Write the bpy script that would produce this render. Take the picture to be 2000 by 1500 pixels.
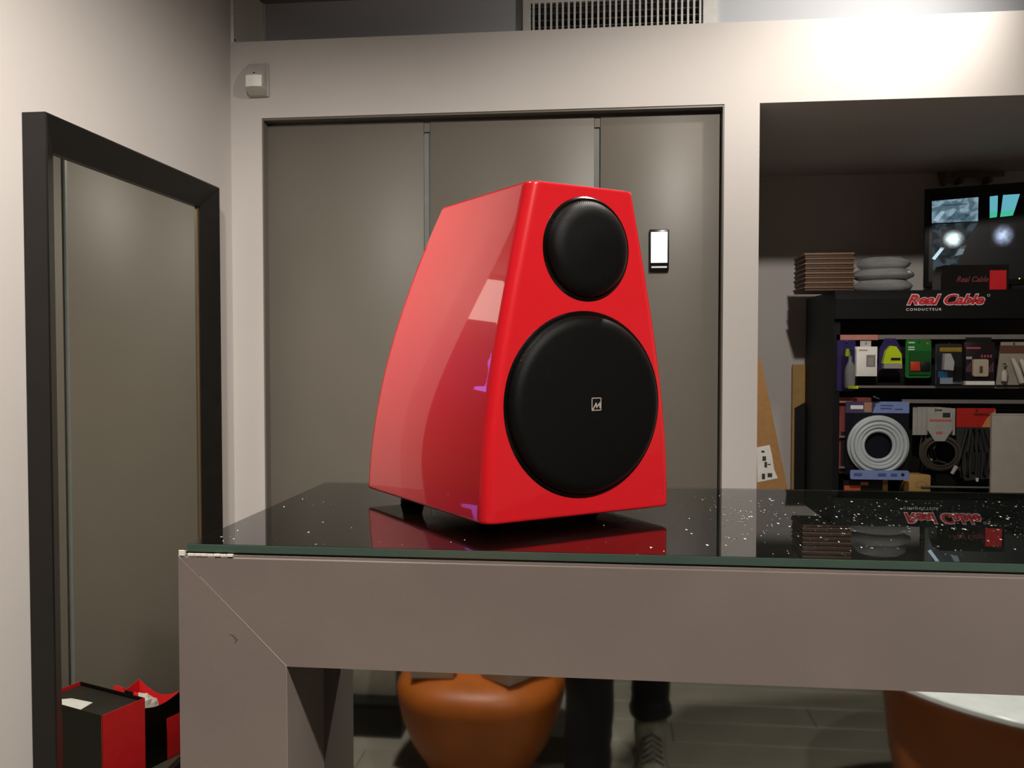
import bpy, bmesh, math, random
import numpy as np
from mathutils import Vector, Matrix
random.seed(7)
for o in list(bpy.data.objects): bpy.data.objects.remove(o)
SC = bpy.context.scene
COL = SC.collection
R = math.radians

# ------------------------------------------------------------------ camera, world, exposure
FPX, YAW, PITCH, HC = 1700.0, R(6.17), R(1.76), 1.15
cd = bpy.data.cameras.new('camera'); cam = bpy.data.objects.new('camera', cd); COL.objects.link(cam)
cd.sensor_width = 36.0; cd.lens = FPX / 2000 * 36; cd.clip_start = 0.02
cam.location = (0, 0, HC); cam.rotation_euler = (R(90) - PITCH, 0, YAW)
SC.camera = cam
w = bpy.data.worlds.new('world'); SC.world = w; w.use_nodes = True
w.node_tree.nodes['Background'].inputs[0].default_value = (0.9, 0.85, 0.8, 1)
w.node_tree.nodes['Background'].inputs[1].default_value = 0.0
vs = SC.view_settings
vs.view_transform = 'Standard'; vs.look = 'None'; vs.exposure = 0.42; vs.gamma = 1.0; vs.use_curve_mapping = False

_fw = Vector((-math.sin(YAW) * math.cos(PITCH), math.cos(YAW) * math.cos(PITCH), -math.sin(PITCH)))
_rt = Vector((math.cos(YAW), math.sin(YAW), 0)); _up = _rt.cross(_fw)
def ray(x, y): return _fw + _rt * ((x - 1000) / FPX) - _up * ((y - 750) / FPX)
def P(x, y, Y):                       # photo pixel -> point on the plane Y
    d = ray(x, y); return Vector((0, 0, HC)) + d * (Y / d.y)

# ------------------------------------------------------------------ helpers
def srgb(h):
    if isinstance(h, str): c = [int(h[i:i + 2], 16) / 255 for i in (0, 2, 4)]
    else: c = [v / 255 for v in h]
    return tuple(v / 12.92 if v <= .04045 else ((v + .055) / 1.055) ** 2.4 for v in c) + (1,)
MATS = {}
def mat(name, col, rough=.5, metal=0, spec=.5, coat=0, noise=.06, nscale=30, bump=0, bscale=200, emit=0, ecol=None, trans=0, ior=1.45, alpha=1):
    if name in MATS: return MATS[name]
    m = bpy.data.materials.new(name); m.use_nodes = True; nt = m.node_tree; b = nt.nodes['Principled BSDF']
    c = srgb(col) if not (isinstance(col, tuple) and max(col) <= 1.0) else tuple(col[:3]) + (1,)
    b.inputs['Roughness'].default_value = rough; b.inputs['Metallic'].default_value = metal
    b.inputs['Specular IOR Level'].default_value = spec; b.inputs['IOR'].default_value = ior
    b.inputs['Coat Weight'].default_value = coat; b.inputs['Coat Roughness'].default_value = .02
    b.inputs['Transmission Weight'].default_value = trans; b.inputs['Alpha'].default_value = alpha
    tc = nt.nodes.new('ShaderNodeTexCoord')
    nz = nt.nodes.new('ShaderNodeTexNoise'); nz.inputs['Scale'].default_value = nscale; nz.inputs['Detail'].default_value = 5
    nt.links.new(tc.outputs['Object'], nz.inputs['Vector'])
    rp = nt.nodes.new('ShaderNodeValToRGB')
    rp.color_ramp.elements[0].position = .3; rp.color_ramp.elements[1].position = .7
    rp.color_ramp.elements[0].color = tuple(v * (1 - noise) for v in c[:3]) + (1,)
    rp.color_ramp.elements[1].color = tuple(min(1, v * (1 + noise)) for v in c[:3]) + (1,)
    nt.links.new(nz.outputs['Fac'], rp.inputs['Fac']); nt.links.new(rp.outputs['Color'], b.inputs['Base Color'])
    if bump:
        n2 = nt.nodes.new('ShaderNodeTexNoise'); n2.inputs['Scale'].default_value = bscale; n2.inputs['Detail'].default_value = 3
        nt.links.new(tc.outputs['Object'], n2.inputs['Vector'])
        bp = nt.nodes.new('ShaderNodeBump'); bp.inputs['Strength'].default_value = bump; bp.inputs['Distance'].default_value = .002
        nt.links.new(n2.outputs['Fac'], bp.inputs['Height']); nt.links.new(bp.outputs['Normal'], b.inputs['Normal'])
    if emit:
        b.inputs['Emission Color'].default_value = srgb(ecol) if ecol else c
        b.inputs['Emission Strength'].default_value = emit
    MATS[name] = m; return m

def tag(o, label=None, cat=None, group=None, kind=None):
    for k, v in (('label', label), ('category', cat), ('group', group), ('kind', kind)):
        if v: o[k] = v
    return o
def empty(name, loc=(0, 0, 0), rz=0, label=None, cat=None, group=None):
    o = bpy.data.objects.new(name, None); COL.objects.link(o); o.location = loc; o.rotation_euler = (0, 0, rz)
    o.empty_display_size = .05
    return tag(o, label, cat, group)
def link_mesh(name, me, m=None, parent=None, smooth=30):
    if m: me.materials.append(m)
    if smooth:
        me.polygons.foreach_set('use_smooth', [True] * len(me.polygons)); me.set_sharp_from_angle(angle=R(smooth))
    o = bpy.data.objects.new(name, me); COL.objects.link(o)
    if parent: o.parent = parent
    return o
def mk(name, bm, m, parent=None, smooth=30):
    bmesh.ops.recalc_face_normals(bm, faces=bm.faces)
    me = bpy.data.meshes.new(name); bm.to_mesh(me); bm.free()
    return link_mesh(name, me, m, parent, smooth)
def box(bm, x0, x1, y0, y1, z0, z1, bev=0, seg=2):
    r = bmesh.ops.create_cube(bm, size=1)
    for v in r['verts']:
        v.co = Vector((x0 + (v.co.x + .5) * (x1 - x0), y0 + (v.co.y + .5) * (y1 - y0), z0 + (v.co.z + .5) * (z1 - z0)))
    if bev:
        es = list({e for v in r['verts'] for e in v.link_edges})
        bmesh.ops.bevel(bm, geom=es, offset=bev, segments=seg, affect='EDGES', profile=.5)
def obox(name, x0, x1, y0, y1, z0, z1, m, parent=None, bev=0, kind=None, seg=2):
    bm = bmesh.new(); box(bm, min(x0, x1), max(x0, x1), min(y0, y1), max(y0, y1), min(z0, z1), max(z0, z1), bev, seg)
    o = mk(name, bm, m, parent)
    if kind: o['kind'] = kind
    return o
def prism(bm, pts, axis, a, b):       # polygon in the two other axes, extruded along axis from a to b
    def co(p, t): return {'x': (t, p[0], p[1]), 'y': (p[0], t, p[1]), 'z': (p[0], p[1], t)}[axis]
    A = [bm.verts.new(co(p, a)) for p in pts]; B = [bm.verts.new(co(p, b)) for p in pts]
    n = len(pts); bm.faces.new(A); bm.faces.new(B[::-1])
    for i in range(n): bm.faces.new((A[i], B[i], B[(i + 1) % n], A[(i + 1) % n]))
def oprism(name, pts, axis, a, b, m, parent=None, smooth=30):
    bm = bmesh.new(); prism(bm, pts, axis, a, b); return mk(name, bm, m, parent, smooth)
def tube(bm, pts, r, n=8, closed=False):
    pts = [Vector(p) for p in pts]; rings = []
    N = len(pts); ext = [max(p[k] for p in pts) - min(p[k] for p in pts) for k in range(3)]
    up = Vector((0, 1, 0)) if closed and ext[1] < ext[2] else Vector((0, 0, 1))
    for i, p in enumerate(pts):
        a = pts[(i - 1) % N] if (closed or i > 0) else p; b = pts[(i + 1) % N] if (closed or i < N - 1) else p
        t = (b - a).normalized(); s = t.cross(up)
        if s.length < .05: s = t.cross(Vector((0, 1, 0)))
        s.normalize(); q = s.cross(t)
        rr = r[i] if isinstance(r, (list, tuple)) else r
        rings.append([bm.verts.new(p + (s * math.cos(2 * math.pi * k / n) + q * math.sin(2 * math.pi * k / n)) * rr) for k in range(n)])
    for i in range(N if closed else N - 1):
        A, B = rings[i], rings[(i + 1) % N]
        for k in range(n): bm.faces.new((A[k], A[(k + 1) % n], B[(k + 1) % n], B[k]))
    if not closed: bm.faces.new(rings[0]); bm.faces.new(rings[-1][::-1])
def otube(name, pts, r, m, parent=None, n=8, closed=False):
    bm = bmesh.new(); tube(bm, pts, r, n, closed); return mk(name, bm, m, parent, 60)
def lathe(bm, prof, n=48, M=None):    # prof: (radius, height) list, axis z
    rings = []
    for r, h in prof:
        if r < 1e-6: rings.append([bm.verts.new((0, 0, h))])
        else: rings.append([bm.verts.new((r * math.cos(2 * math.pi * k / n), r * math.sin(2 * math.pi * k / n), h)) for k in range(n)])
    for A, B in zip(rings, rings[1:]):
        for k in range(n):
            k2 = (k + 1) % n
            if len(A) == 1 and len(B) == 1: continue
            if len(A) == 1: bm.faces.new((A[0], B[k2], B[k]))
            elif len(B) == 1: bm.faces.new((A[k], A[k2], B[0]))
            else: bm.faces.new((A[k], A[k2], B[k2], B[k]))
    if M is not None: bmesh.ops.transform(bm, matrix=M, verts=[v for r in rings for v in r])
def olathe(name, prof, m, parent=None, n=48, M=None, smooth=40):
    bm = bmesh.new(); lathe(bm, prof, n, M); return mk(name, bm, m, parent, smooth)
def text_mesh(body, size, extrude, offset=0, shear=0, spacing=1.0):
    c = bpy.data.curves.new('t', 'FONT'); c.body = body; c.size = size; c.extrude = extrude; c.offset = offset
    c.shear = shear; c.space_character = spacing; c.resolution_u = 4
    o = bpy.data.objects.new('t', c); COL.objects.link(o)
    dg = bpy.context.evaluated_depsgraph_get(); me = bpy.data.meshes.new_from_object(o.evaluated_get(dg))
    bpy.data.objects.remove(o); bpy.data.curves.remove(c)
    return me
def place_text(name, body, x0, x1, z0, Y, m, parent, extrude=.0006, offset=0, shear=0, spacing=1.0, height=None):
    me = text_mesh(body, 1.0, 0.0, offset, shear, spacing)
    co = np.array([v.co for v in me.vertices]); lo, hi = co.min(0), co.max(0)
    sx = (x1 - x0) / (hi[0] - lo[0]); sz = (height / (hi[1] - lo[1])) if height else sx
    me2 = text_mesh(body, 1.0, extrude / sx if sx else .01, offset, shear, spacing)
    for v in me2.vertices:
        x, y, z = v.co; v.co = (x0 + (x - lo[0]) * sx, Y - z * sx, z0 + (y - lo[1]) * sz)
    return link_mesh(name, me2, m, parent, 0)
def solid_bar(name, x0, x1, z0, z1, Y, m, parent, t=.0008):
    return obox(name, x0, x1, Y - t, Y, z0, z1, m, parent)

# ------------------------------------------------------------------ materials
wallm = mat('wall_paint', 'c2bcb8', .62, noise=.02, nscale=3, bump=.05, bscale=400, spec=.35)
upperm = mat('upper_wall_paint', 'b9bcc2', .65, noise=.02, nscale=3)
ceilm = mat('ceiling_paint', '8c8780', .8, noise=.03, nscale=4)
doorm = mat('door_laminate', '69635b', .42, noise=.03, nscale=5, bump=.03, bscale=500, spec=.4)
darkgap = mat('door_frame_dark', '4a453f', .5)
gapm = mat('door_channel', '6d716f', .4)
blackwood = mat('black_wood', '14110f', .32, noise=.15, nscale=25, spec=.5)
counterm = mat('counter_laminate', '7b706a', .5, noise=.06, nscale=9, bump=.08, bscale=900, spec=.4)
blackm = mat('matte_black', '0d0d0d', .5)
satinblack = mat('satin_black', '111111', .3)
redgloss = mat('red_lacquer', (.78, .011, .020), .3, coat=1, noise=.01, spec=.5, ior=1.5)
whitepl = mat('white_plastic', 'e6e3dd', .4)
greypl = mat('grey_plastic', 'b3aea9', .45)
kraft = mat('kraft_cardboard', 'a87c4c', .8, noise=.08, nscale=60)
tan = mat('tan_board', 'b08d52', .7, noise=.08, nscale=40)
paperw = mat('white_paper', 'e8e5de', .7)
orange = mat('orange_leather', 'ad5c1e', .45, noise=.1, nscale=12, bump=.1, bscale=300)
clearpl = mat('clear_blister', (.9, .92, .95), .08, trans=1, ior=1.2, noise=0)

# ------------------------------------------------------------------ the room
D = 2.6; WX = -1.153; CZ = 2.335; UY = 2.854; LEDGE = 2.118; OT = 1.884; NB = 3.655
WEND = 1.462                                       # the left wall stops here, the shop goes on to the left
RX, LX, BY = 2.6, -3.4, -2.9
def wall(name, *a, m=wallm): return obox(name, *a, m, kind='structure')
wall('wall_left', WX - .12, WX, WEND, NB + .1, 0, CZ)
bm = bmesh.new()
box(bm, WX, -1.055, D, D + .1, 0, OT); box(bm, WX, RX, D, D + .1, OT, LEDGE)
mk('wall_back', bm, wallm)['kind'] = 'structure'
obox('wall_pillar', .339, .439, D, NB, 0, OT, wallm, kind='structure')
obox('trim_1', WX, RX, D + .1, UY, LEDGE - .02, LEDGE, wallm, kind='structure')       # top of the ledge
VI0, VI1, VZ0 = P(1037, 50, UY - .004).x, P(1373, 20, UY - .004).x, LEDGE + .047
VZ1 = min(P(1037, 9, UY - .004).z, CZ - .023)
bm = bmesh.new()
for q in ((WX, VI0, LEDGE - .02, CZ), (VI1, RX, LEDGE - .02, CZ), (VI0, VI1, LEDGE - .02, VZ0), (VI0, VI1, VZ1, CZ)): box(bm, q[0], q[1], UY, UY + .08, q[2], q[3])
mk('wall_upper', bm, upperm)['kind'] = 'structure'
wall('wall_niche', .439, RX, NB, NB + .1, 0, OT)
obox('ceiling_niche', .439, RX, D + .1, NB, OT, OT + .02, wallm, kind='structure')
wall('wall_right', RX, RX + .1, BY, NB + .1, 0, CZ)
wall('wall_rear', LX, RX + .1, BY - .1, BY, 0, CZ)
wall('wall_far_left', LX - .1, LX, BY - .1, NB + .1, 0, CZ, m=wallm)
wall('wall_left_room', LX, WX - .12, NB, NB + .1, 0, CZ, m=wallm)
obox('ceiling', LX - .1, RX + .1, BY - .1, NB + .1, CZ, CZ + .1, ceilm, kind='structure')
floor = obox('floor', LX - .1, RX + .1, BY - .1, NB + .1, -.05, -.008, mat('subfloor', '4a4640', .8), kind='structure')
# floor boards, laid along the counter
fl1 = mat('oak_board', '8e8a7c', .35, noise=.12, nscale=6)
bm = bmesh.new(); box(bm, 0, 1.35, 0, .147, -.008, 0, .0015, 1)
bme = bpy.data.meshes.new('plank'); bmesh.ops.recalc_face_normals(bm, faces=bm.faces); bm.to_mesh(bme); bm.free(); bme.materials.append(fl1)
yy = BY; k = 0
while yy < D - .15:
    x = LX - (k % 3) * .45
    while x < RX:
        if x + 1.35 > -1.6 and x >= LX - .5 and x < RX - .2:
            o = bpy.data.objects.new('plank', bme); COL.objects.link(o); o.parent = floor
            sx = min(1.0, (RX - x) / 1.35); o.scale = (sx, 1, 1); o.location = (x, yy, 0)
        x += 1.352
    yy += .15; k += 1
# sliding doors in the opening
obox('wall_closet', -1.055, .339, D + .050, D + .1, 0, OT, gapm, kind='structure')
obox('trim_2', -1.055, .339, D + .004, D + .050, OT - .006, OT, doorm, kind='structure')
obox('trim_3', -1.055, -1.051, D + .004, D + .050, 0, OT - .006, doorm, kind='structure')
obox('trim_4', .335, .339, D + .004, D + .050, 0, OT - .006, doorm, kind='structure')
DY = D + .04
px = [(522, 828), (841, 1160), (1172, 1404)]
gx = []
for i, (a, b) in enumerate(px):
    xa, xb = P(a, 500, DY).x, P(b, 500, DY).x
    o = obox('door_%d' % (i + 1), xa, xb, DY, DY + .0098, .004, OT - .014, doorm, kind='structure', bev=.001)
    if i: obox('door_cap', gx[-1] + .001, xa - .001, DY + .003, DY + .0098, OT - .045, OT - .016, doorm, o)
    gx.append(xb)

# ------------------------------------------------------------------ lamps of the shop
def spot(name, loc, aim, power, angle, blend, label, col=(1, .935, .85), size=.034):
    t = empty('ceiling_spotlight_%s_offscreen' % name, (loc[0], loc[1], CZ), 0, label, 'lamp', 'ceiling spotlights of the shop')
    olathe('housing_ring', [(.05, 0), (.05, -.006), (.036, -.008), (.034, -.002), (.034, 0)], whitepl, t, 24)
    l = bpy.data.lights.new('spot', 'SPOT'); l.energy = power; l.spot_size = R(angle); l.spot_blend = blend; l.color = col
    l.shadow_soft_size = size
    o = bpy.data.objects.new('bulb_%s_offscreen' % name, l); COL.objects.link(o); o.parent = t
    o.location = (0, 0, loc[2] - CZ)
    d = Vector(aim) - Vector(loc); o.rotation_euler = d.to_track_quat('-Z', 'Y').to_euler()
    return t
spot('niche', (.97, 2.16, 2.3), (.68, 2.82, 2.15), 27, 112, 1, 'ceiling spotlight washing the wall above the niche')
spot('left_wall', (-.50, .60, 2.3), (-1.153, 1.68, .80), 112, 105, 1, 'ceiling spotlight aimed at the wall beside the black mirror')
spot('loudspeaker', (.45, 1.34, 2.3), (.38, 1.75, 0), 58, 160, .4, 'ceiling spotlight above and behind the red loudspeaker')
spot('counter', (.6, -.3, 2.3), (.22, .80, .92), 98, 75, 1, 'ceiling spotlight aimed at the front of the counter')
spot('chair', (-.45, -.15, 2.3), (-.40, -.55, 0), 150, 100, 1, 'ceiling spotlight over the orange tub chair')
spot('table', (1.2, -.2, 2.3), (1.15, -.1, .4), 80, 80, 1, 'ceiling spotlight over the round white table')

# ------------------------------------------------------------------ counter
GZ = .97; CYF, CYB = .794, 1.217; CXL, CXR = -.41, 1.45; BZ0 = GZ - .115; BZ1 = GZ - .0100; LW = .108; MY = .903
ct = empty('shop_counter', ((CXL + CXR) / 2, (CYF + CYB) / 2, 0), 0, 'taupe laminate shop counter with mitred frame and dark mirror front', 'counter')
def cpart(name, o):
    o.parent = ct; o.matrix_parent_inverse = Matrix.Translation(-ct.location); return o
def frame_piece(name, pts):
    bm = bmesh.new(); prism(bm, pts, 'y', CYF, MY)
    if name == 'beam':
        top = [e for e in bm.edges if all(abs(v.co.y - CYF) < 1e-5 and abs(v.co.z - BZ1) < 1e-5 for v in e.verts)]
        bmesh.ops.bevel(bm, geom=top, offset=.0028, segments=5, affect='EDGES')
    else: bmesh.ops.bevel(bm, geom=list(bm.edges), offset=.0005, segments=1, affect='EDGES')
    return cpart(name, mk(name, bm, counterm))
g = .0002
frame_piece('leg', [(CXL, 0), (CXL + LW, 0), (CXL + LW, BZ0 - g), (CXL, BZ1 - g)])
frame_piece('leg', [(CXR, 0), (CXR - LW, 0), (CXR - LW, BZ0 - g), (CXR, BZ1 - g)])
frame_piece('beam', [(CXL + g, BZ1), (CXL + LW + g, BZ0), (CXR - LW - g, BZ0), (CXR - g, BZ1)])
cpart('', obox('mirror_panel', CXL + LW - .01, CXR - LW + .01, MY, MY + .006, 0.0, BZ0 + .02, mat('dark_mirror', (.42, .43, .42), .03, metal=1, noise=.02)))
cpart('', obox('carcass', CXL + .002, CXR - .002, MY + .006, CYB - .004, 0.0, BZ1 - .001, blackm))
cpart('', obox('top_board', CXL + .006, CXR - .002, CYF + .0055, CYB - .003, BZ1 - .0002, GZ - .0079, mat('gloss_black', '060907', .25)))
for p0, p1, wdt, m_ in (((CXL + .022, BZ1 - .021), (CXL + LW, BZ0), .0003, mat('mitre_pale', 'a89c92', .5)),):
    cpart('', oprism('mitre_joint', [(p0[0], p0[1]), (p0[0] + wdt, p0[1] + wdt), (p1[0] + wdt, p1[1] + wdt), (p1[0] - wdt, p1[1] - wdt)], 'y', CYF - .0002, CYF + .0006, m_))
sc = [P(*q, CYF) for q in ((447, 1238), (456, 1240), (465, 1249), (458, 1256), (460, 1250), (455, 1242))]
cpart('', oprism('scuff_mark', [(q.x, q.z) for q in sc], 'y', CYF - .0002, CYF + .0006, mat('scuff', '5c524c', .8)))
gl = bmesh.new(); box(gl, -.402, CXR - .01, CYF + .0032, CYB, GZ - .008, GZ, .0008, 2)
glassm = mat('counter_glass', (.80, .93, .86), .0, trans=1, ior=1.52, noise=0)
gls = mk('glass_sheet', gl, glassm, smooth=0)
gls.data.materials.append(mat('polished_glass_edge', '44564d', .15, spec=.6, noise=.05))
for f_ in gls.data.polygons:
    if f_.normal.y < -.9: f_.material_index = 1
tag(gls, 'clear green-edged glass sheet covering the counter top', 'glass')
# chipped white corner
bm = bmesh.new()
for k in range(9):
    x = CXL + (.001 + k * .003 if k < 2 else .010 + (k - 2) * .0065); h = random.uniform(.0012, .003) * (1 if k > 1 else 1.9)
    box(bm, x, x + (.006 if k > 1 else .003), CYF + .0002, CYF + random.uniform(.0015, .0028), BZ1 - .001, BZ1 + (.0012 if k > 1 else .004))
cpart('', mk('chipped_corner', bm, mat('raw_chip', 'e9e4da', .7)))
# dust on the glass
bm = bmesh.new()
for k in range(760):
    if k < 640:
        x = random.uniform(1315, 2000); y = random.triangular(962, 1095, 1000)
    else:
        x = random.uniform(420, 1300); y = random.uniform(955, 1085)
    d = ray(x, y); t = (GZ - HC) / d.z; p = Vector((0, 0, HC)) + d * t
    if not (-.39 < p.x < 1.4 and CYF + .01 < p.y < CYB - .01): continue
    if -.34 < (p.x - 0) < .12 and .84 < p.y < 1.2: 
        if random.random() < .7: continue
    s = random.choice([.0006, .0006, .0008, .0010, .0012, .0019]); a = random.uniform(0, 3.14); q = random.uniform(.5, 1)
    vs4 = [bm.verts.new((p.x + s * (math.cos(a + i * 2.1) * q), p.y + 1.5 * s * math.sin(a + i * 2.1), GZ + .0001 + (.0005 if i == 1 else 0))) for i in range(3)]
    bm.faces.new(vs4)
tag(mk('dust', bm, mat('dust_white', 'f3f0ea', .8), smooth=0), 'white dust specks scattered over the counter glass', 'dust', kind='stuff')

# ------------------------------------------------------------------ red loudspeaker
zb = GZ + .0125
FL, FR = [Vector((0, 0, HC)) + ray(*p) * ((zb - HC) / ray(*p).z) for p in ((946, 1028), (1311, 988))]
mid = (FL + FR) / 2; ang = math.atan2(FR.y - FL.y, FR.x - FL.x)
sp = empty('loudspeaker', (mid.x, mid.y, GZ), ang, 'glossy red tapered loudspeaker with two round black grilles on the counter', 'loudspeaker')
HS = .347
wf = np.polyfit([0, .03, .056, .13, .205, .275, .346], [.1195, .1188, .1172, .1105, .097, .0825, .067], 3)
df = np.polyfit([0, .05, .105, .176, .233, .29, .347], [.300, .294, .285, .270, .254, .229, .197], 3)
def sect(h, inset=0):
    wd = float(np.polyval(wf, h)) - inset; dp = float(np.polyval(df, h)) - inset; wb = wd * 1.09
    cs = [(-wd, inset, .012, 180), (wd, inset, .012, 270), (wb, dp, .007, 0), (-wb, dp, .007, 90)]
    out = []
    for cx, cy, r, a0 in cs:
        sx = 1 if cx > 0 else -1; sy = 1 if cy > .1 else -1
        for i in range(9):
            a = R(a0 + 90 * i / 8); out.append((cx - sx * r + r * math.cos(a), cy - sy * r + r * math.sin(a)))
    res = []
    for i, p in enumerate(out):
        res.append(p)
        if i % 9 == 8:
            q = out[(i + 1) % len(out)]
            for f_ in (.015, .05, .15, .3, .5, .7, .85, .95, .985): res.append((p[0] + (q[0] - p[0]) * f_, p[1] + (q[1] - p[1]) * f_))
    return res
bm = bmesh.new(); rings = []
hs = [(0, .0022), (.0007, .0007), (.0022, 0), (.004, 0)] + [(HS * i / 30, 0) for i in range(1, 30)] + [(HS - .0035, 0), (HS - .002, 0), (HS - .0006, .0006), (HS, .002)]
for h, ins in hs: rings.append([bm.verts.new((x, y, h + .0125)) for x, y in sect(h, ins)])
for A, B in zip(rings, rings[1:]):
    n = len(A)
    for i in range(n): bm.faces.new((A[i], A[(i + 1) % n], B[(i + 1) % n], B[i]))
bm.faces.new(rings[0][::-1]); bm.faces.new(rings[-1])
mk('cabinet', bm, redgloss, sp, 40)
# grille cloth
gm = bpy.data.materials.new('grille_cloth'); gm.use_nodes = True; nt = gm.node_tree; b = nt.nodes['Principled BSDF']
b.inputs['Base Color'].default_value = (.004, .004, .004, 1); b.inputs['Roughness'].default_value = .42
b.inputs['Specular IOR Level'].default_value = .17
tc = nt.nodes.new('ShaderNodeTexCoord'); hh = []
for rot in ((0, 0, 0), (0, R(90), 0)):
    mp = nt.nodes.new('ShaderNodeMapping'); mp.inputs['Rotation'].default_value = (rot[0], rot[1] + R(45), rot[2])
    wv = nt.nodes.new('ShaderNodeTexWave'); wv.inputs['Scale'].default_value = 210; wv.bands_direction = 'X'
    nt.links.new(tc.outputs['Object'], mp.inputs[0]); nt.links.new(mp.outputs[0], wv.inputs[0]); hh.append(wv)
mx = nt.nodes.new('ShaderNodeMath'); mx.operation = 'MULTIPLY'
nt.links.new(hh[0].outputs['Fac'], mx.inputs[0]); nt.links.new(hh[1].outputs['Fac'], mx.inputs[1])
bp = nt.nodes.new('ShaderNodeBump'); bp.inputs['Strength'].default_value = .25; bp.inputs['Distance'].default_value = .001
b.inputs['Sheen Weight'].default_value = .05; b.inputs['Sheen Tint'].default_value = (1, .9, .65, 1); b.inputs['Sheen Roughness'].default_value = .35
nt.links.new(mx.outputs[0], bp.inputs['Height']); nt.links.new(bp.outputs[0], b.inputs['Normal'])
ringm = mat('grille_ring', '080808', .25)
def grille(name, u, h, r, dome, edge):
    M = Matrix.Translation((u, 0, h + .0125)) @ Matrix.Rotation(R(90), 4, 'X')
    ch = [(r - .003, .001)]
    for i in range(1, 9):
        a = R(90 * i / 8); ch.append((r - .003 - edge + edge * math.cos(a), .001 + dome * math.sin(a)))
    ch += [(max(0, (r - .003 - edge) * q), .001 + dome + .002 * (1 - q * q)) for q in (.75, .5, .25, 0)]
    rg = olathe(name + '_ring', [(r - .0035, -.004), (r + .0012, -.004), (r + .0012, .0006), (r - .0005, .0022), (r - .003, .0016), (r - .0035, -.004)], ringm, sp, 72, M)
    return olathe(name, [(r - .003, -.003)] + ch, gm, sp, 72, M)
grille('tweeter_grille', .003, .281, .0535, .012, .019)
wg = grille('woofer_grille', .001, .1175, .0975, .010, .013)
# badge
lm = mat('badge_silver', 'd8c8bc', .35, metal=.3)
bx, bz = .0065, .1185 + .0125; bw, bh = .0061, .0068; by = -.0131
bd = obox('badge', bx - bw, bx + bw, by, by + .0006, bz - bh, bz + bh, satinblack, wg)
bm = bmesh.new(); t = .0009
for (x0, x1, z0, z1) in ((-bw, bw, bh - t, bh), (-bw, bw, -bh, -bh + t), (-bw, -bw + t, -bh, bh), (bw - t, bw, -bh, bh)):
    box(bm, bx + x0, bx + x1, by - .0003, by + .0001, bz + z0, bz + z1)
zz = [(-.85, -.95), (-.05, .12), (.05, -.5), (.75, .18), (.72, -.5)]
zz = [(bx + a * bw, bz + c * bh) for a, c in zz]
for (x0, z0), (x1, z1) in zip(zz, zz[1:]):
    d = Vector((x1 - x0, z1 - z0)).normalized() * t * .7; nn = Vector((-d.y, d.x))
    prism(bm, [(x0 - d.x + nn.x, z0 - d.y + nn.y), (x1 + d.x + nn.x, z1 + d.y + nn.y), (x1 + d.x - nn.x, z1 + d.y - nn.y), (x0 - d.x - nn.x, z0 - d.y - nn.y)], 'y', by - .0003, by + .0001)
mk('badge_emblem', bm, lm, wg)
for fx, fy in ((-.065, .09), (.065, .09), (-.095, .235), (.095, .235)):
    olathe('foot', [(0, 0), (.014, 0), (.015, .002), (.012, .0128), (0, .0128)], mat('rubber', '0a0a0a', .6), sp, 24, Matrix.Translation((fx, fy, 0)))

# ------------------------------------------------------------------ framed mirror on the left wall
MZ1 = 1.635; MZ0 = .002; MYA, MYB = 1.625, 2.405
mr = empty('framed_mirror', (WX, (MYA + MYB) / 2, MZ0), 0, 'tall wall mirror with a wide black wooden frame on the left wall', 'mirror')
def mpart(o): o.parent = mr; o.matrix_parent_inverse = Matrix.Translation(-mr.location); return o
FWD = .05; FWT = .065; GX = WX + .014
# profile across a rail: (distance from outer edge, height off wall)
prof = [(0, .001), (0, FWD), (.004, FWD + .0015), (FWT, .022), (FWT, .001)]
def rail(name, corner_a, corner_b, ia, ib):
    # mitred rail: profile points swept from corner a to corner b; ia / ib inward unit vectors at the corners (y, z)
    bm = bmesh.new(); A = []; B = []
    for d, hgt in prof:
        A.append(bm.verts.new((WX + hgt, corner_a[0] + ia[0] * d, corner_a[1] + ia[1] * d)))
        B.append(bm.verts.new((WX + hgt, corner_b[0] + ib[0] * d, corner_b[1] + ib[1] * d)))
    n = len(A); bm.faces.new(A); bm.faces.new(B[::-1])
    for i in range(n): bm.faces.new((A[i], B[i], B[(i + 1) % n], A[(i + 1) % n]))
    return mpart(mk(name, bm, blackwood))
a, b, c, d = (MYA, MZ1), (MYB, MZ1), (MYB, MZ0), (MYA, MZ0)
rail('frame_rail', a, b, (1, -1), (-1, -1)); rail('frame_rail', d, c, (1, 1), (-1, 1))
rail('frame_rail', d, a, (1, 1), (1, -1)); rail('frame_rail', c, b, (-1, 1), (-1, -1))
mpart(obox('mirror_glass', WX + .002, GX, MYA + FWT - .01, MYB - FWT + .01, MZ0 + FWT - .01, MZ1 - FWT + .01, mat('mirror_silver', (.80, .80, .74), .01, metal=1, noise=.0)))
# bevel strips of the glass beside the frame
for y in (MYA + FWT, MYB - FWT - .006):
    mpart(obox('inner_lip', GX, GX + .004, y, y + .006, MZ0 + FWT, MZ1 - FWT, mat('bronze_lip', '6b5a45', .3, metal=.5)))

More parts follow.
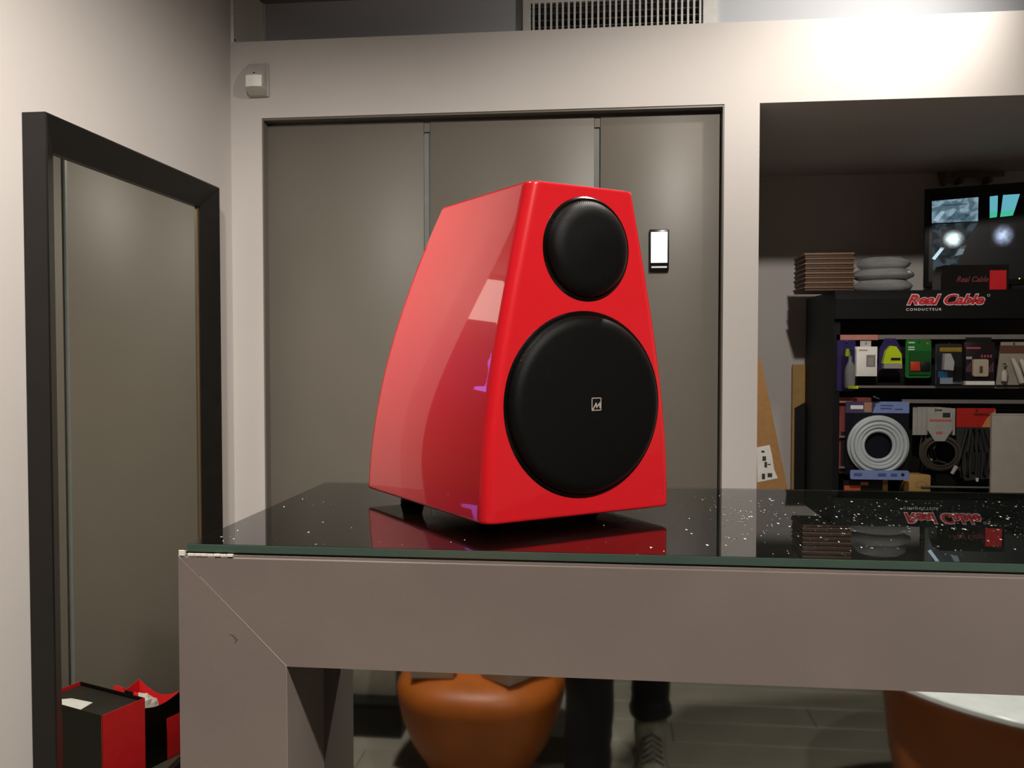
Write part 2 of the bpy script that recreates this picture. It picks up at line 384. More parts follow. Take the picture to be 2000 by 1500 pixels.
# ------------------------------------------------------------------ motion detector, touch panel, vent, perforated panel
a, b = P(487, 127, D), P(527, 190, D)
md = empty('motion_detector', ((a.x + b.x) / 2, D, b.z), 0, 'small grey motion detector with white lens high in the wall corner', 'detector')
wd = (b.x - a.x) / 2; ht = a.z - b.z
o = obox('back_plate', -wd, wd, -.012, -.0005, 0, ht, greypl, md, .003)
bm = bmesh.new()
prof2 = [(-.012, 0), (-.034, .010), (-.046, .020), (-.046, .050), (-.040, .066), (-.020, ht - .004), (-.012, ht - .002)]
prism(bm, prof2, 'x', -wd + .003, wd - .003); bmesh.ops.bevel(bm, geom=list(bm.edges), offset=.003, segments=2, affect='EDGES')
mk('housing', bm, greypl, md)
bm = bmesh.new(); n = 10
for (r_, zz0, zz1) in ((0, .020, .054),):
    pts = [(-.025 + .05 * i / n, -.046 - .004 * math.sin(math.pi * i / n)) for i in range(n + 1)]
    pts = pts + [(.025, -.040), (-.025, -.040)]
    prism(bm, pts, 'z', zz0, zz1)
mk('lens_window', bm, mat('lens_white', 'f6f3ec', .3), md)
olathe('indicator', [(0, 0), (.0022, 0), (.0022, .002), (0, .003)], blackm, md, 12, Matrix.Translation((0, -.042, .062)) @ Matrix.Rotation(R(70), 4, 'X'))

a, b = P(1268, 449, DY), P(1306, 530, DY)
tp = empty('touch_panel', ((a.x + b.x) / 2, DY, b.z), 0, 'black phone-like touch screen mounted on the dark sliding door', 'touch screen')
wd = (b.x - a.x) / 2; ht = a.z - b.z
obox('case', -wd, wd, -.012, -.0003, 0, ht, satinblack, tp, .003)
obox('screen', -wd + .005, wd - .005, -.0128, -.0118, ht * .2, ht * .93, mat('lit_screen', 'dff0f6', .2, emit=1.0, ecol='e6f6fb'), tp)
obox('button_bar', -wd + .006, wd - .006, -.0132, -.0118, ht * .075, ht * .115, mat('bar_white', 'e9e9ee', .3), tp)
icm = mat('screen_icon', 'cfe9e2', .3, emit=.7)
for ix, iz in ((-.006, .45), (.01, .45), (-.006, .65), (.01, .68), (-.006, .3)):
    obox('icon', ix - .003, ix + .003, -.0131, -.0127, ht * iz, ht * iz + .005, icm, tp)

YV = UY - .004
va_ = P(1022, 64, YV); vb = P(1400, 45, YV); ia_ = P(1037, 50, YV); ib_ = P(1373, 20, YV)
vent = empty('air_vent', ((va_.x + vb.x) / 2, UY, LEDGE), 0, 'white slatted air vent grille on the upper wall', 'air vent')
vx = vent.location.x; zt = CZ - .003; z0 = LEDGE + .002
i0, i1 = ia_.x - vx, ib_.x - vx; o0, o1 = va_.x - vx, vb.x - vx; gz0, gz1 = z0 + .045, P(1037, 9, YV).z
def vpart(name, x0, x1, y0, y1, za, zb_, m): return obox(name, x0, x1, y0, y1, za - LEDGE, zb_ - LEDGE, m, vent)
whitemet = mat('white_metal', 'd9d8d4', .4)
gz1 = min(gz1, zt - .02)
vpart('frame_side', o0, i0, -.014, -.0005, z0, zt, whitemet); vpart('frame_side', i1, o1, -.014, -.0005, z0, zt, whitemet)
vpart('frame_rail', i0, i1, -.014, -.0005, z0, gz0, whitemet); vpart('frame_rail', i0, i1, -.014, -.0005, gz1, zt, whitemet)
galv = mat('galvanised_duct', '85857f', .5, metal=.4)
vpart('duct_wall', i0 - .004, i0, .081, .45, gz0 - .004, gz1 + .004, galv); vpart('duct_wall', i1, i1 + .004, .081, .45, gz0 - .004, gz1 + .004, galv)
vpart('duct_wall', i0, i1, .081, .45, gz0 - .004, gz0, galv); vpart('duct_wall', i0, i1, .081, .45, gz1, gz1 + .004, galv); vpart('duct_back', i0, i1, .446, .45, gz0, gz1, galv)
ns = 29
for k in range(ns):
    x = i0 + (i1 - i0) * (k + .5) / ns
    vpart('slat', x - .0032, x + .0032, -.0145, -.008, gz0, gz1, whitemet)
nb_ = 6
for k in range(nb_):
    z = gz0 + (gz1 - gz0) * (k + .5) / nb_
    vpart('louvre', i0, i1, -.0065, .012, z - .0012, z + .0012, galv)

# perforated white panel between ledge and ceiling, on the left wall
pm = bpy.data.materials.new('perforated_white'); pm.use_nodes = True; nt = pm.node_tree; b = nt.nodes['Principled BSDF']
tc = nt.nodes.new('ShaderNodeTexCoord'); vo = nt.nodes.new('ShaderNodeTexVoronoi'); vo.inputs['Scale'].default_value = 130; vo.inputs['Randomness'].default_value = 0
rp = nt.nodes.new('ShaderNodeValToRGB'); rp.color_ramp.elements[0].position = .22; rp.color_ramp.elements[0].color = srgb('a8a49a'); rp.color_ramp.elements[1].position = .30; rp.color_ramp.elements[1].color = srgb('e4e0d6')
nt.links.new(tc.outputs['Object'], vo.inputs['Vector']); nt.links.new(vo.outputs['Distance'], rp.inputs[0]); nt.links.new(rp.outputs[0], b.inputs['Base Color']); b.inputs['Roughness'].default_value = .42
pp = empty('perforated_panel', (WX, (D + UY) / 2, LEDGE), 0, 'white perforated metal panel above the ledge in the wall corner', 'panel')
def ppart(name, x0, x1, y0, y1, z0, z1, m): return obox(name, x0, x1, y0 - (D + UY) / 2, y1 - (D + UY) / 2, z0, z1, m, pp)
H_ = CZ - LEDGE - .002
ppart('perforated_sheet', .0005, .006, D + .004, UY - .012, .001, H_, pm)
ppart('edge_frame', .0005, .012, UY - .014, UY - .001, .001, H_, whitemet)
ppart('edge_frame', .0005, .010, D + .003, D + .016, .001, H_, whitemet)
for k in range(14): ppart('slot', .009, .0106, D + .006, D + .0125, .02 + k * .0135, .028 + k * .0135, mat('slot_grey', 'b0aca2', .6))
olathe('screw', [(0, 0), (.004, 0), (.003, .002), (0, .002)], blackm, pp, 12, Matrix.Translation((.0102, D + .009 - (D + UY) / 2, .010)) @ Matrix.Rotation(R(90), 4, 'Y'))

# ------------------------------------------------------------------ niche: display stand and what is on it
SY = 3.15; SB = 3.60                                # front and back of the stand
sx0 = P(1632, 800, SY).x; sx1 = 2.05; stz = P(1800, 566, SY).z
st = empty('display_stand', ((sx0 + sx1) / 2, (SY + SB) / 2, 0), 0, 'black cable display stand with header sign inside the niche', 'display stand')
stI = Matrix.Translation(-st.location)
def spart(o): o.parent = st; o.matrix_parent_inverse = stI; return o
standm = mat('stand_black', '090909', .6, spec=.3)
spart(obox('side_panel', sx0 - .004, sx0 + .018, SY + .02, SB, .05, stz - .02, standm))
spart(obox('side_panel', sx1 - .02, sx1, SY + .02, SB, .05, stz - .02, standm))
IB = SY + .17
spart(obox('back_panel', sx0 + .018, sx1 - .02, IB, IB + .01, .05, stz - .02, mat('stand_back', '0e0b0b', .5)))
spart(obox('base', sx0 - .004, sx1, SY - .02, SB, 0, .05, standm))
hz0 = P(1800, 622, SY).z
bm = bmesh.new(); prism(bm, [(SY, hz0), (SY - .004, stz - .03), (SY + .012, stz), (SB, stz), (SB, stz - .02), (SY + .02, stz - .02), (SY + .02, hz0)], 'x', sx0 - .004, sx1 + .01)
spart(mk('header', bm, standm))
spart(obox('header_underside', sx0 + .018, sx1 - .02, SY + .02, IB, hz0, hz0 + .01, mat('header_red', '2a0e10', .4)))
# lettering of the header
ta, tb = P(1769, 598, SY - .006), P(1927, 598, SY - .006)
wt, rd = mat('letter_white', 'dcd6d4', .5), mat('letter_red', 'c8202c', .5)
for nm, b_, x0, x1 in (('header_lettering', 'Real', 1769, 1838), ('header_lettering', 'Cable', 1841, 1923)):
    xa, xb = P(x0, 598, SY).x, P(x1, 598, SY).x; z = P(1800, 597, SY).z; hh_ = P(1800, 574, SY).z - z
    spart(place_text(nm, b_, xa, xb, z, SY - .005, wt, None, .0004, .058, .35, .95, hh_))
    spart(place_text(nm, b_, xa + .003, xb - .003, z + .003, SY - .0058, rd, None, .0004, .030, .35, .99, hh_ - .006))
spart(place_text('header_lettering', 'CONDUCTEUR', P(1769, 607, SY).x, P(1838, 607, SY).x, P(1800, 607, SY).z, SY - .004, wt, None, .0004, .01, 0, 1.35, .009))
rp_ = P(1930, 577, SY)
o = otube('registered_mark', [(rp_.x + .004 * math.cos(t), SY - .004, rp_.z + .004 * math.sin(t)) for t in [2 * math.pi * i / 12 for i in range(12)]], .0008, wt, None, 5, True); spart(o)
# hanging rails (price strips)
railm = mat('rail_grey', '77706c', .4); railp = mat('rail_pink', 'b87a72', .4)
def strip(px0, px1, py0, py1, Y, m, nm='price_rail'):
    a, b = P(px0, py0, Y), P(px1, py1, Y); spart(obox(nm, a.x, b.x, Y, Y + .008, b.z, a.z, m))
strip(1634, 1715, 654, 664, SY + .02, railp); strip(1716, 2080, 654, 662, SY + .02, railm)
strip(1668, 2080, 753, 759, SY + .03, railm); strip(1634, 1665, 783, 787, SY + .03, railp); strip(1762, 2080, 780, 789, SY + .03, railm)
strip(1634, 1650, 851, 855, SY + .03, railm); strip(1634, 1650, 911, 915, SY + .03, railm); strip(1800, 2080, 949, 956, SY + .03, railm)
for y_ in (748, 795):
    z = P(1700, y_, SY + .06).z; spart(obox('shelf_bar', sx0 + .018, sx1 - .02, SY + .06, IB, z - .008, z, standm))

ZSH = P(1700, 965, SY + .03).z
spart(obox('shelf_bar', sx0 + .018, sx1 - .02, SY + .022, IB, ZSH - .010, ZSH, standm))
def pk(px0, py0, px1, py1, Y, label, cat, name, group=None):
    """an Empty at the base of a package that fills a pixel rectangle on plane Y; returns it with its half width and height"""
    a, b = P(px0, py0, Y), P(px1, py1, Y)
    t = empty(name, ((a.x + b.x) / 2, Y, b.z), 0, label, cat, group)
    return t, (b.x - a.x) / 2, a.z - b.z
def hook(t, h, y=.0, x=0):                         # a chrome peg of the stand, through the hanging hole of the package
    L = t.location
    return spart(otube('peg_hook', [(L.x + x, IB, L.z + h), (L.x + x, L.y + y - .006, L.z + h), (L.x + x, L.y + y - .008, L.z + h + .004)], .0022, mat('chrome_wire', 'c8c8c8', .2, metal=1), None, 6))
def rrect(w_, h0, h1, r=.01, n=4):
    pts = []
    for cx, cz, a0 in ((w_ - r, h0 + r, 270), (w_ - r, h1 - r, 0), (-w_ + r, h1 - r, 90), (-w_ + r, h0 + r, 180)):
        for i in range(n + 1): a = R(a0 + 90 * i / n); pts.append((cx + r * math.cos(a), cz + r * math.sin(a)))
    return pts
GRP = None
purple = mat('purple_card', '2c1f58', .4); violet = mat('violet_plastic', '5c4a78', .3); lime = mat('lime_plastic', 'bcd11e', .35); silv = mat('silver_plastic', 'a9a7a4', .3, metal=.3)
R1 = SY + .015
# 1 spray pen blister
t, w_, h = pk(1635, 664, 1670, 764, R1, 'tall purple blister pack with a silver and lime bottle on the stand', 'blister pack', 'bottle_blister')
oprism('backing_card', rrect(w_, 0, h, .008), 'y', 0, .003, purple, t); oprism('side_card', rrect(w_ * .7, h * .1, h, .008), 'y', .006, .009, violet, t)
olathe('bottle', [(0, 0), (.017, 0), (.018, .01), (.018, h * .36), (.012, h * .46), (.006, h * .52), (.006, h * .62), (0, h * .63)], silv, t, 20, Matrix.Translation((.008, -.019, .012)))
olathe('cap', [(0, 0), (.008, 0), (.009, .012), (.005, .026), (0, .027)], lime, t, 16, Matrix.Translation((.001, -.013, h * .68)))
obox('bottom_band', -.003, w_, -.0385, -.037, .010, .020, lime, t)
oprism('blister', rrect(w_ * .8, .006, h * .95, .012), 'y', -.041, -.039, clearpl, t); hook(t, h - .008)
# 2 white box with window
t, w_, h = pk(1671, 677, 1713, 735, R1 - .012, 'white card box with a small grey window on the stand', 'box', 'white_package')
obox('carton', -w_, w_, 0, .025, 0, h, paperw, t, .001)
obox('window', w_ * .0, w_ * .82, -.0008, .001, h * .32, h * .72, mat('window_grey', '8a827c', .3), t); obox('device', w_ * .15, w_ * .6, -.0018, -.0006, h * .36, h * .62, silv, t)
obox('print', -w_ * .7, w_ * .1, -.0008, .001, h * .86, h * .9, mat('print_pink', 'c08a84', .6), t)
obox('hang_tab', -w_ * .5, w_ * .5, .010, .012, h, h + .02, mat('tab_clear', 'b9b6b2', .2), t); hook(t, h + .012, .01)
# 3 purple blister with lime tool
t, w_, h = pk(1716, 661, 1761, 722, R1, 'purple blister pack holding a lime green tape-measure shaped tool', 'blister pack', 'tool_blister')
oprism('backing_card', [(-w_, 0), (w_, 0), (w_ * .9, h * .7), (w_ * .45, h), (-w_ * .45, h), (-w_ * .9, h * .7)], 'y', 0, .003, purple, t)
oprism('tool_body', [(-w_ * .75, h * .2), (w_ * .85, h * .2), (w_ * .8, h * .5), (w_ * .35, h * .74), (-w_ * .1, h * .76), (-w_ * .5, h * .6)], 'y', -.022, 0, lime, t)
obox('tool_foot', -w_ * .7, w_ * .85, -.024, 0, h * .04, h * .2, silv, t); obox('slot', -w_ * .1, w_ * .7, -.0235, -.021, h * .3, h * .38, blackm, t); hook(t, h - .008)
# 4 green blister
t, w_, h = pk(1769, 663, 1818, 738, R1, 'green card blister pack with red and black batteries on the stand', 'blister pack', 'green_blister')
grn = mat('green_card', '1f6a2c', .4); oprism('backing_card', rrect(w_, 0, h, .008), 'y', 0, .003, grn, t)
obox('battery_tray', -w_ * .72, w_ * .92, -.006, 0, h * .08, h * .7, mat('green_dark', '17511f', .4), t)
for i in range(2): obox('battery', -w_ * .68 + i * w_ * .82, w_ * .06 + i * w_ * .82, -.012, -.006, h * .18, h * .42, mat('battery_red', 'c23a22', .4) if i == 0 else blackm, t, .002)
for x0, z in ((-.8, .92), (-.8, .80), (-.8, .74)): obox('print', w_ * x0, w_ * (x0 + .5), -.0008, .001, h * (z - .02), h * (z + .015), mat('print_pale', 'b9d4b8', .6), t)
oprism('lens_mark', [(w_ * .7 + .004 * math.cos(k), h * .9 + .004 * math.sin(k)) for k in np.linspace(0, 6.28, 10)[:-1]], 'y', -.0008, .001, mat('print_orange', 'b8643a', .6), t); hook(t, h - .008)
# 5 clear blister with adapter
t, w_, h = pk(1824, 668, 1880, 755, R1, 'clear blister pack with yellow header and a white plug adapter', 'blister pack', 'adapter_blister')
oprism('backing_card', rrect(w_ * .9, .004, h * .96, .008), 'y', 0, .003, mat('slate_card', '2b2b30', .4), t)
obox('header_card', -w_ * .6, w_ * .9, -.001, .001, h * .78, h * .88, mat('yellow_print', 'b99a2c', .5), t)
oprism('adapter', [(-w_ * .45, h * .38), (w_ * .2, h * .36), (w_ * .25, h * .56), (w_ * .0, h * .74), (-w_ * .4, h * .74)], 'y', -.022, 0, whitepl, t)
obox('picture', -w_ * .55, w_ * .9, -.001, .001, h * .06, h * .2, mat('pale_blue_print', 'b7c8d4', .5), t); obox('picture', -w_ * .7, -w_ * .05, -.0015, .001, h * .2, h * .34, mat('blue_print', '2f6fa0', .5), t)
oprism('black_plug', [(w_ * .3, h * .12), (w_ * .75, h * .1), (w_ * .85, h * .42), (w_ * .4, h * .45)], 'y', -.016, 0, blackm, t)
oprism('blister', rrect(w_, 0, h, .014), 'y', -.026, -.0245, clearpl, t); hook(t, h - .008)
# 6 dark card pack with beige device
t, w_, h = pk(1884, 668, 1942, 752, R1 - .004, 'dark plum card pack with a beige device and white stripe', 'box', 'charger_package')
plum = mat('plum_card', '1d1016', .4); obox('carton', -w_, w_, 0, .02, 0, h, plum, t, .001)
obox('hang_tab', -w_ * .9, w_ * .8, .004, .006, h * .99, h + .016, blackm, t)
oprism('device', rrect(w_ * .5, h * .2, h * .6, .006), 'y', -.012, 0, mat('beige_plastic', 'b3a48f', .4), t); obox('device_slot', -w_ * .08, w_ * .12, -.013, -.0115, h * .28, h * .44, mat('slot_dark', '4b4238', .5), t)
obox('white_stripe', -w_ - .0005, w_ + .0005, -.001, .021, .0, h * .09, paperw, t)
mg = mat('print_mauve', '7c4a5e', .5)
obox('print', -w_ * .9, w_ * .05, -.0008, .001, h * .84, h * .88, mat('print_rose', 'b8505c', .5), t); obox('print', -w_ * .9, -w_ * .5, -.0008, .001, h * .6, h * .66, mat('print_lilac', 'a59aa8', .5), t)
for i in range(4): obox('print', w_ * (.1 + .2 * i), w_ * (.2 + .2 * i), -.0008, .001, h * .64, h * .7, mat('print_rose', 'b8505c', .5), t)
for s in (-1, 1):
    for i in range(3): obox('print', w_ * (s * .75 + (i - 1) * .13) - .0015, w_ * (s * .75 + (i - 1) * .13) + .0015, -.0008, .001, h * .3, h * (.42 + .05 * i), mg, t)
hook(t, h + .008, .004)
# 7 bag of pale foam pieces
t, w_, h = pk(1945, 668, 2012, 752, R1, 'clear bag of pale plastic handles at the stand top row', 'bag', 'accessory_bag')
pale = mat('pale_plastic', 'c4beb2', .5)
oprism('bag', [(-w_ * .95, 0), (w_, 0), (w_ * .85, h * .7), (w_ * .7, h), (-w_ * .7, h), (-w_ * .8, h * .6)], 'y', 0, .004, mat('bag_film', '9a9184', .25), t)
obox('header_card', -w_ * .75, w_ * .75, -.002, .001, h * .74, h * .92, mat('header_brown', '5e3b30', .5), t)
for i, (x0, x1, z0, z1) in enumerate(((-.1, .45, .62, .06), (-.55, -.6, .5, .1), (.75, .8, .55, .12), (.3, .7, .6, .2))):
    otube('handle', [(w_ * x0, -.01 - .003 * i, h * z0), (w_ * (x0 + x1) / 2, -.014 - .003 * i, h * (z0 + z1) / 2), (w_ * x1, -.01 - .003 * i, h * z1)], [.007, .010, .010], pale, t, 10)
hook(t, h - .006)

# second row
R2 = SY + .02
# pink/red pack behind the coil
t, w_, h = pk(1640, 776, 1700, 925, R2 + .028, 'reddish clear pack behind the white cable coil', 'pack', 'red_pack')
oprism('card', rrect(w_, 0, h, .006), 'y', 0, .003, mat('rose_card', '8a4440', .4), t); obox('film', -w_ * .9, w_ * .8, -.006, -.001, h * .02, h * .55, mat('dark_film', '2c2728', .2), t); hook(t, h - .008)
t, w_, h = pk(1652, 784, 1774, 934, R2, 'pack with lavender header holding a coil of white cable', 'cable pack', 'coil_pack')
lav = mat('lavender_card', '7e8fc2', .4)
oprism('header_card', [(-w_ * .15, h * .85), (w_, h * .85), (w_, h), (-w_ * .02, h)], 'y', 0, .003, lav, t)
oprism('header_card', [(-w_, h * .85), (-w_ * .16, h * .85), (-w_ * .03, h), (-w_, h)], 'y', 0, .003, mat('plum_header', '4b4262', .4), t)
obox('print', -w_ * .85, -w_ * .45, -.001, .001, h * .90, h * .95, paperw, t); obox('picture', -w_ * .42, -w_ * .18, -.001, .001, h * .86, h * .99, mat('picture_tan', 'a07d62', .5), t)
for x0, x1, z in ((.1, .5, .95), (.1, .45, .91), (.55, .8, .90)): obox('print', w_ * x0, w_ * x1, -.0008, .001, h * (z - .008), h * (z + .008), mat('print_navy', '4a5a94', .5), t)
obox('backing_card', -w_, w_, .001, .004, .01, h * .85, mat('navy_card', '12121c', .35), t)
cable = mat('white_cable', 'b9c2c6', .45); ccx, ccz = 0, h * .43; q = h * .395
for k, (rr, dy) in enumerate(((q * .93, -.012), (q * .80, -.014), (q * .68, -.013), (q * .57, -.010), (q * .50, -.016), (q * .86, -.022), (q * .73, -.023), (q * .62, -.02))):
    otube('cable_turn', [(ccx + rr * math.cos(a) * 1.0, dy, ccz + (rr + (.0015 if k % 2 else 0)) * math.sin(a)) for a in [2 * math.pi * i / 40 for i in range(40)]], q * .068, cable, t, 8, True)
oprism('bottom_card', rrect(w_ * .92, -.002, h * .115, .006), 'y', -.034, -.031, lav, t)
for x0, x1 in ((-.8, -.55), (-.05, .2), (.35, .55)): obox('print', w_ * x0, w_ * x1, -.0348, -.033, h * .035, h * .075, mat('print_navy', '4a5a94', .5), t)
oprism('print_dot', [(w_ * .72 + .006 * math.cos(k), h * .06 + .006 * math.sin(k)) for k in np.linspace(0, 6.28, 14)[:-1]], 'y', -.0348, -.033, mat('dot_navy', '1a2038', .5), t)
obox('hang_tab', -.012, .012, .001, .003, h, h + .020, clearpl, t)
L = t.location; spart(otube('peg_hook', [(L.x, IB, L.z + h + .012), (L.x, L.y - .02, L.z + h + .012), (L.x - .025, L.y - .03, L.z + h + .02)], .003, mat('chrome_wire', 'c8c8c8', .2, metal=1), None, 6))
# grey carded cables, fanned
cg = mat('grey_card', 'a5a29c', .5); cdk = mat('dark_cable', '4a473e', .4)
for k in range(6):
    lab = 'front grey card of the fanned cable packs with a coiled dark cable' if k == 5 else 'grey carded cable, %s of the fan beside the white coil' % ('hindmost', 'second from the back', 'third from the back', 'third from the front', 'second from the front')[k]
    xo = 1783 + k * 9 if k < 5 else 1812
    t, w_, h = pk(xo, 794 + k * .8 if k < 5 else 797, xo + 46 if k < 5 else 1860, 850 if k < 5 else 862, (R2 + .033 - .0078 * k) if k < 5 else R2 - .022, lab, 'cable pack', 'carded_cable', None if k == 5 else 'fanned grey cable cards on the stand')
    pts = [(-w_, h * .35), (-w_ * .4, 0), (w_ * .4, 0), (w_, h * .35), (w_, h), (-w_, h)] if k == 5 else [(-w_, 0), (w_, 0), (w_, h), (-w_, h)]
    oprism('card', pts, 'y', 0, .002, cg, t)
    if k == 5:
        obox('print', -w_ * .85, w_ * .9, -.0008, .001, h * .60, h * .66, mat('print_red', 'c0605c', .5), t); obox('print', w_ * .2, w_ * .8, -.0008, .001, h * .72, h * .86, mat('print_black', '2e2d2d', .5), t)
        obox('print', -w_ * .3, w_ * .2, -.0008, .001, h * .22, h * .29, mat('print_red', 'c0605c', .5), t); obox('print', w_ * -.3, w_ * .15, -.0008, .001, h * .92, h * .96, mat('print_black', '2e2d2d', .5), t)
        for j in range(6):
            rr = .050 + j * .0038
            otube('cable_turn', [(.006 + rr * math.cos(a), .005 + .003 * (j % 3), -.042 + rr * .88 * math.sin(a)) for a in [2 * math.pi * i / 28 for i in range(28)]], .0024, cdk, t, 6, True)
        otube('connector', [(.04, -.004, -.112), (.055, -.006, -.085)], [.006, .008], greypl, t, 8)
    else:
        otube('cable_loop', [(-.008, .001, .002), (-.014 - .004 * k, .002, -.05), (-.004 - .003 * k, .002, -.09), (.015, .002, -.10)], .0035, cdk, t, 6)
        if k == 0: otube('connector', [(.012, -.008, -.115), (.022, -.008, -.082)], [.006, .007], greypl, t, 8)
    if k == 5: hook(t, h - .006, 0, P(1826, 800, R2 - .022).x - t.location.x)   # one peg carries the whole fan
# red header bag with dark leads
t, w_, h = pk(1868, 797, 1942, 940, R2 + .018, 'clear bag of dark leads with a red and orange header card', 'bag', 'lead_bag')
rdc = mat('red_card', 'b62a22', .4)
obox('header_card', -w_, w_, -.001, .003, h * .74, h, rdc, t); oprism('header_flash', [(w_ * .3, h * .74), (w_, h * .74), (w_, h * .98), (w_ * .55, h * .86)], 'y', -.0018, 0, mat('orange_flash', 'c98a5c', .4), t)
obox('print', -w_ * .1, w_ * .7, -.0022, -.0005, h * .90, h * .93, mat('print_maroon', '6a1a18', .5), t)
oprism('bag', [(-w_, h * .74), (-w_ * .95, h * .2), (-w_ * .5, 0), (w_ * .8, .01), (w_, h * .74)], 'y', 0, .003, mat('dark_bag', '3c3c3a', .2), t)
for i in range(6):
    x = -w_ * .8 + i * w_ * .32
    otube('lead', [(x * .6, -.006, h * .72), (x, -.012 - .002 * (i % 3), h * .4), (x * .9, -.008, h * (.05 + .04 * (i % 3)))], .006, mat('dark_lead', '2a2b2a', .35), t, 8)
otube('plug_tip', [(w_ * .05, -.012, .0), (w_ * .05, -.012, .012)], [.004, .006], whitepl, t, 8); hook(t, h - .008)
# bottom row
t, w_, h = pk(1647, 938, 1722, 965, R2 + .01, 'black and orange carton on the low shelf of the stand', 'box', 'black_carton')
obox('carton', -w_, w_, 0, .06, 0, h, mat('black_carton', '151313', .4), t); obox('print', -w_ * .95, -w_ * .1, -.001, .001, 0, h * .62, mat('print_orange2', 'c0582c', .5), t); obox('print', -w_ * .1, w_ * .3, -.001, .001, h * .68, h * .92, mat('print_rose2', 'cf6a60', .5), t)
t, w_, h = pk(1724, 925, 1818, 965, R2 + .02, 'tan cardboard box beneath the white cable coil', 'box', 'tan_box')
obox('carton', -w_ * .1, w_, 0, .06, 0, h, tan, t, .004); obox('flap', -w_, -w_ * .78, 0, .03, 0, h * .85, tan, t)
otube('emboss', [(w_ * .6 + .02 * math.cos(a), -.0005, h * .5 + .012 * math.sin(a)) for a in [2 * math.pi * i / 20 for i in range(20)]], .0012, kraft, t, 5, True)
for o in bpy.data.objects:
    if o.name.startswith(('black_carton', 'tan_box')) and o.type == 'EMPTY': o.location.z = ZSH
# plain grey carton at the right end, nearer than the stand
a, b = P(1938, 808, 2.95), P(2120, 808, 2.95)
cx = empty('grey_panel', ((a.x + b.x) / 2, 3.04, 0), 0, 'plain light grey panel standing upright before the display stand', 'panel')
hw = (b.x - a.x) / 2
obox('body', -hw, hw, -.09, -.075, .03, a.z - .004, mat('warm_grey_laminate', '9b938a', .5), cx, .002)
obox('top_edge', -hw, hw, -.0905, -.0745, a.z - .0035, a.z, mat('warm_grey_light', 'b5aea6', .5), cx); obox('foot', -hw + .02, hw - .02, -.15, -.02, 0, .03, blackm, cx)

# on top of the stand: brown cartons, wrapped coils, monitor, black box
bz_ = stz
ya, yb_ = P(1600, 494, SY + .02).z, P(1600, 573, SY + .02).z
bx0, bx1 = P(1573, 530, SY + .02).x, P(1667, 530, SY + .02).x
nb = 8; bh_ = (ya - stz) / nb
brn = [mat('brown_carton_%d' % i, c, .6, noise=.1, nscale=50) for i, c in enumerate(('7d614e', '5e4738', '8a6d58'))]
for k in range(nb):
    t = empty('flat_carton', ((bx0 + bx1) / 2 + random.uniform(-.002, .002), SY + .10, stz + k * bh_), random.uniform(-.02, .02),
              'flat brown carton, %s of the stack on the display stand' % ('lowest', 'second from the bottom', 'third from the bottom', 'fourth from the bottom', 'fourth from the top', 'third from the top', 'second from the top', 'topmost')[k], 'box', 'stacked flat brown cartons')
    hw = (bx1 - bx0) / 2
    obox('carton', -hw, hw, -.08, .10, .0008, bh_ * .57, brn[1], t, .0015); obox('lid', -hw - .003, hw + .003, -.085, .104, bh_ * .58, bh_ - .0004, brn[(k % 2) * 2], t, .0008)
film = mat('wrap_film', 'b4b6ba', .18, noise=.15, nscale=25)
for k in range(3):
    z0 = P(1730, (562, 541, 521)[k], SY + .05).z; z1 = P(1730, (543, 522, 499)[k], SY + .05).z
    z0 = stz if k == 0 else ztop - .0008
    ztop = z1
    x0, x1 = P((1683, 1680, 1690)[k], 530, SY + .05).x, P((1795, 1798, 1790)[k], 530, SY + .05).x
    t = empty('wrapped_coil', ((x0 + x1) / 2, SY + .14, z0), 0, ('lowest', 'middle', 'topmost')[k] + ' plastic-wrapped white cable coil of the pile on the stand', 'cable coil', 'wrapped cable coils on the stand')
    hw = (x1 - x0) / 2; hh_ = z1 - z0
    bm = bmesh.new(); lathe(bm, [(hw * .45, .001), (hw * .8, .0005), (hw * .97, hh_ * .3), (hw, hh_ * .5), (hw * .93, hh_ * .8), (hw * .7, hh_ - .001), (hw * .45, hh_ - .002), (hw * .45, .001)], 32)
    for v in bm.verts: v.co += Vector((random.uniform(-1, 1), random.uniform(-1, 1), random.uniform(-.4, .4))) * .0018; v.co.z = max(0.0005, min(hh_ - .0005, v.co.z)); v.co.y *= .95
    mk('coil', bm, mat('coil_white', 'c9c8c6', .5), t, 60)
    bm = bmesh.new(); lathe(bm, [(0, hh_ + .0002), (hw * .5, hh_ + .0004), (hw * .8, hh_ - .001), (hw * .99, hh_ * .72), (hw * 1.05, hh_ * .5), (hw * 1.0, hh_ * .25), (hw * .82, .0004), (0, .0003)], 26)
    for v in bm.verts: v.co.x += random.uniform(-1, 1) * .003; v.co.y += random.uniform(-1, 1) * .003; v.co.y *= .95
    mk('wrap', bm, clearpl, t, 10)
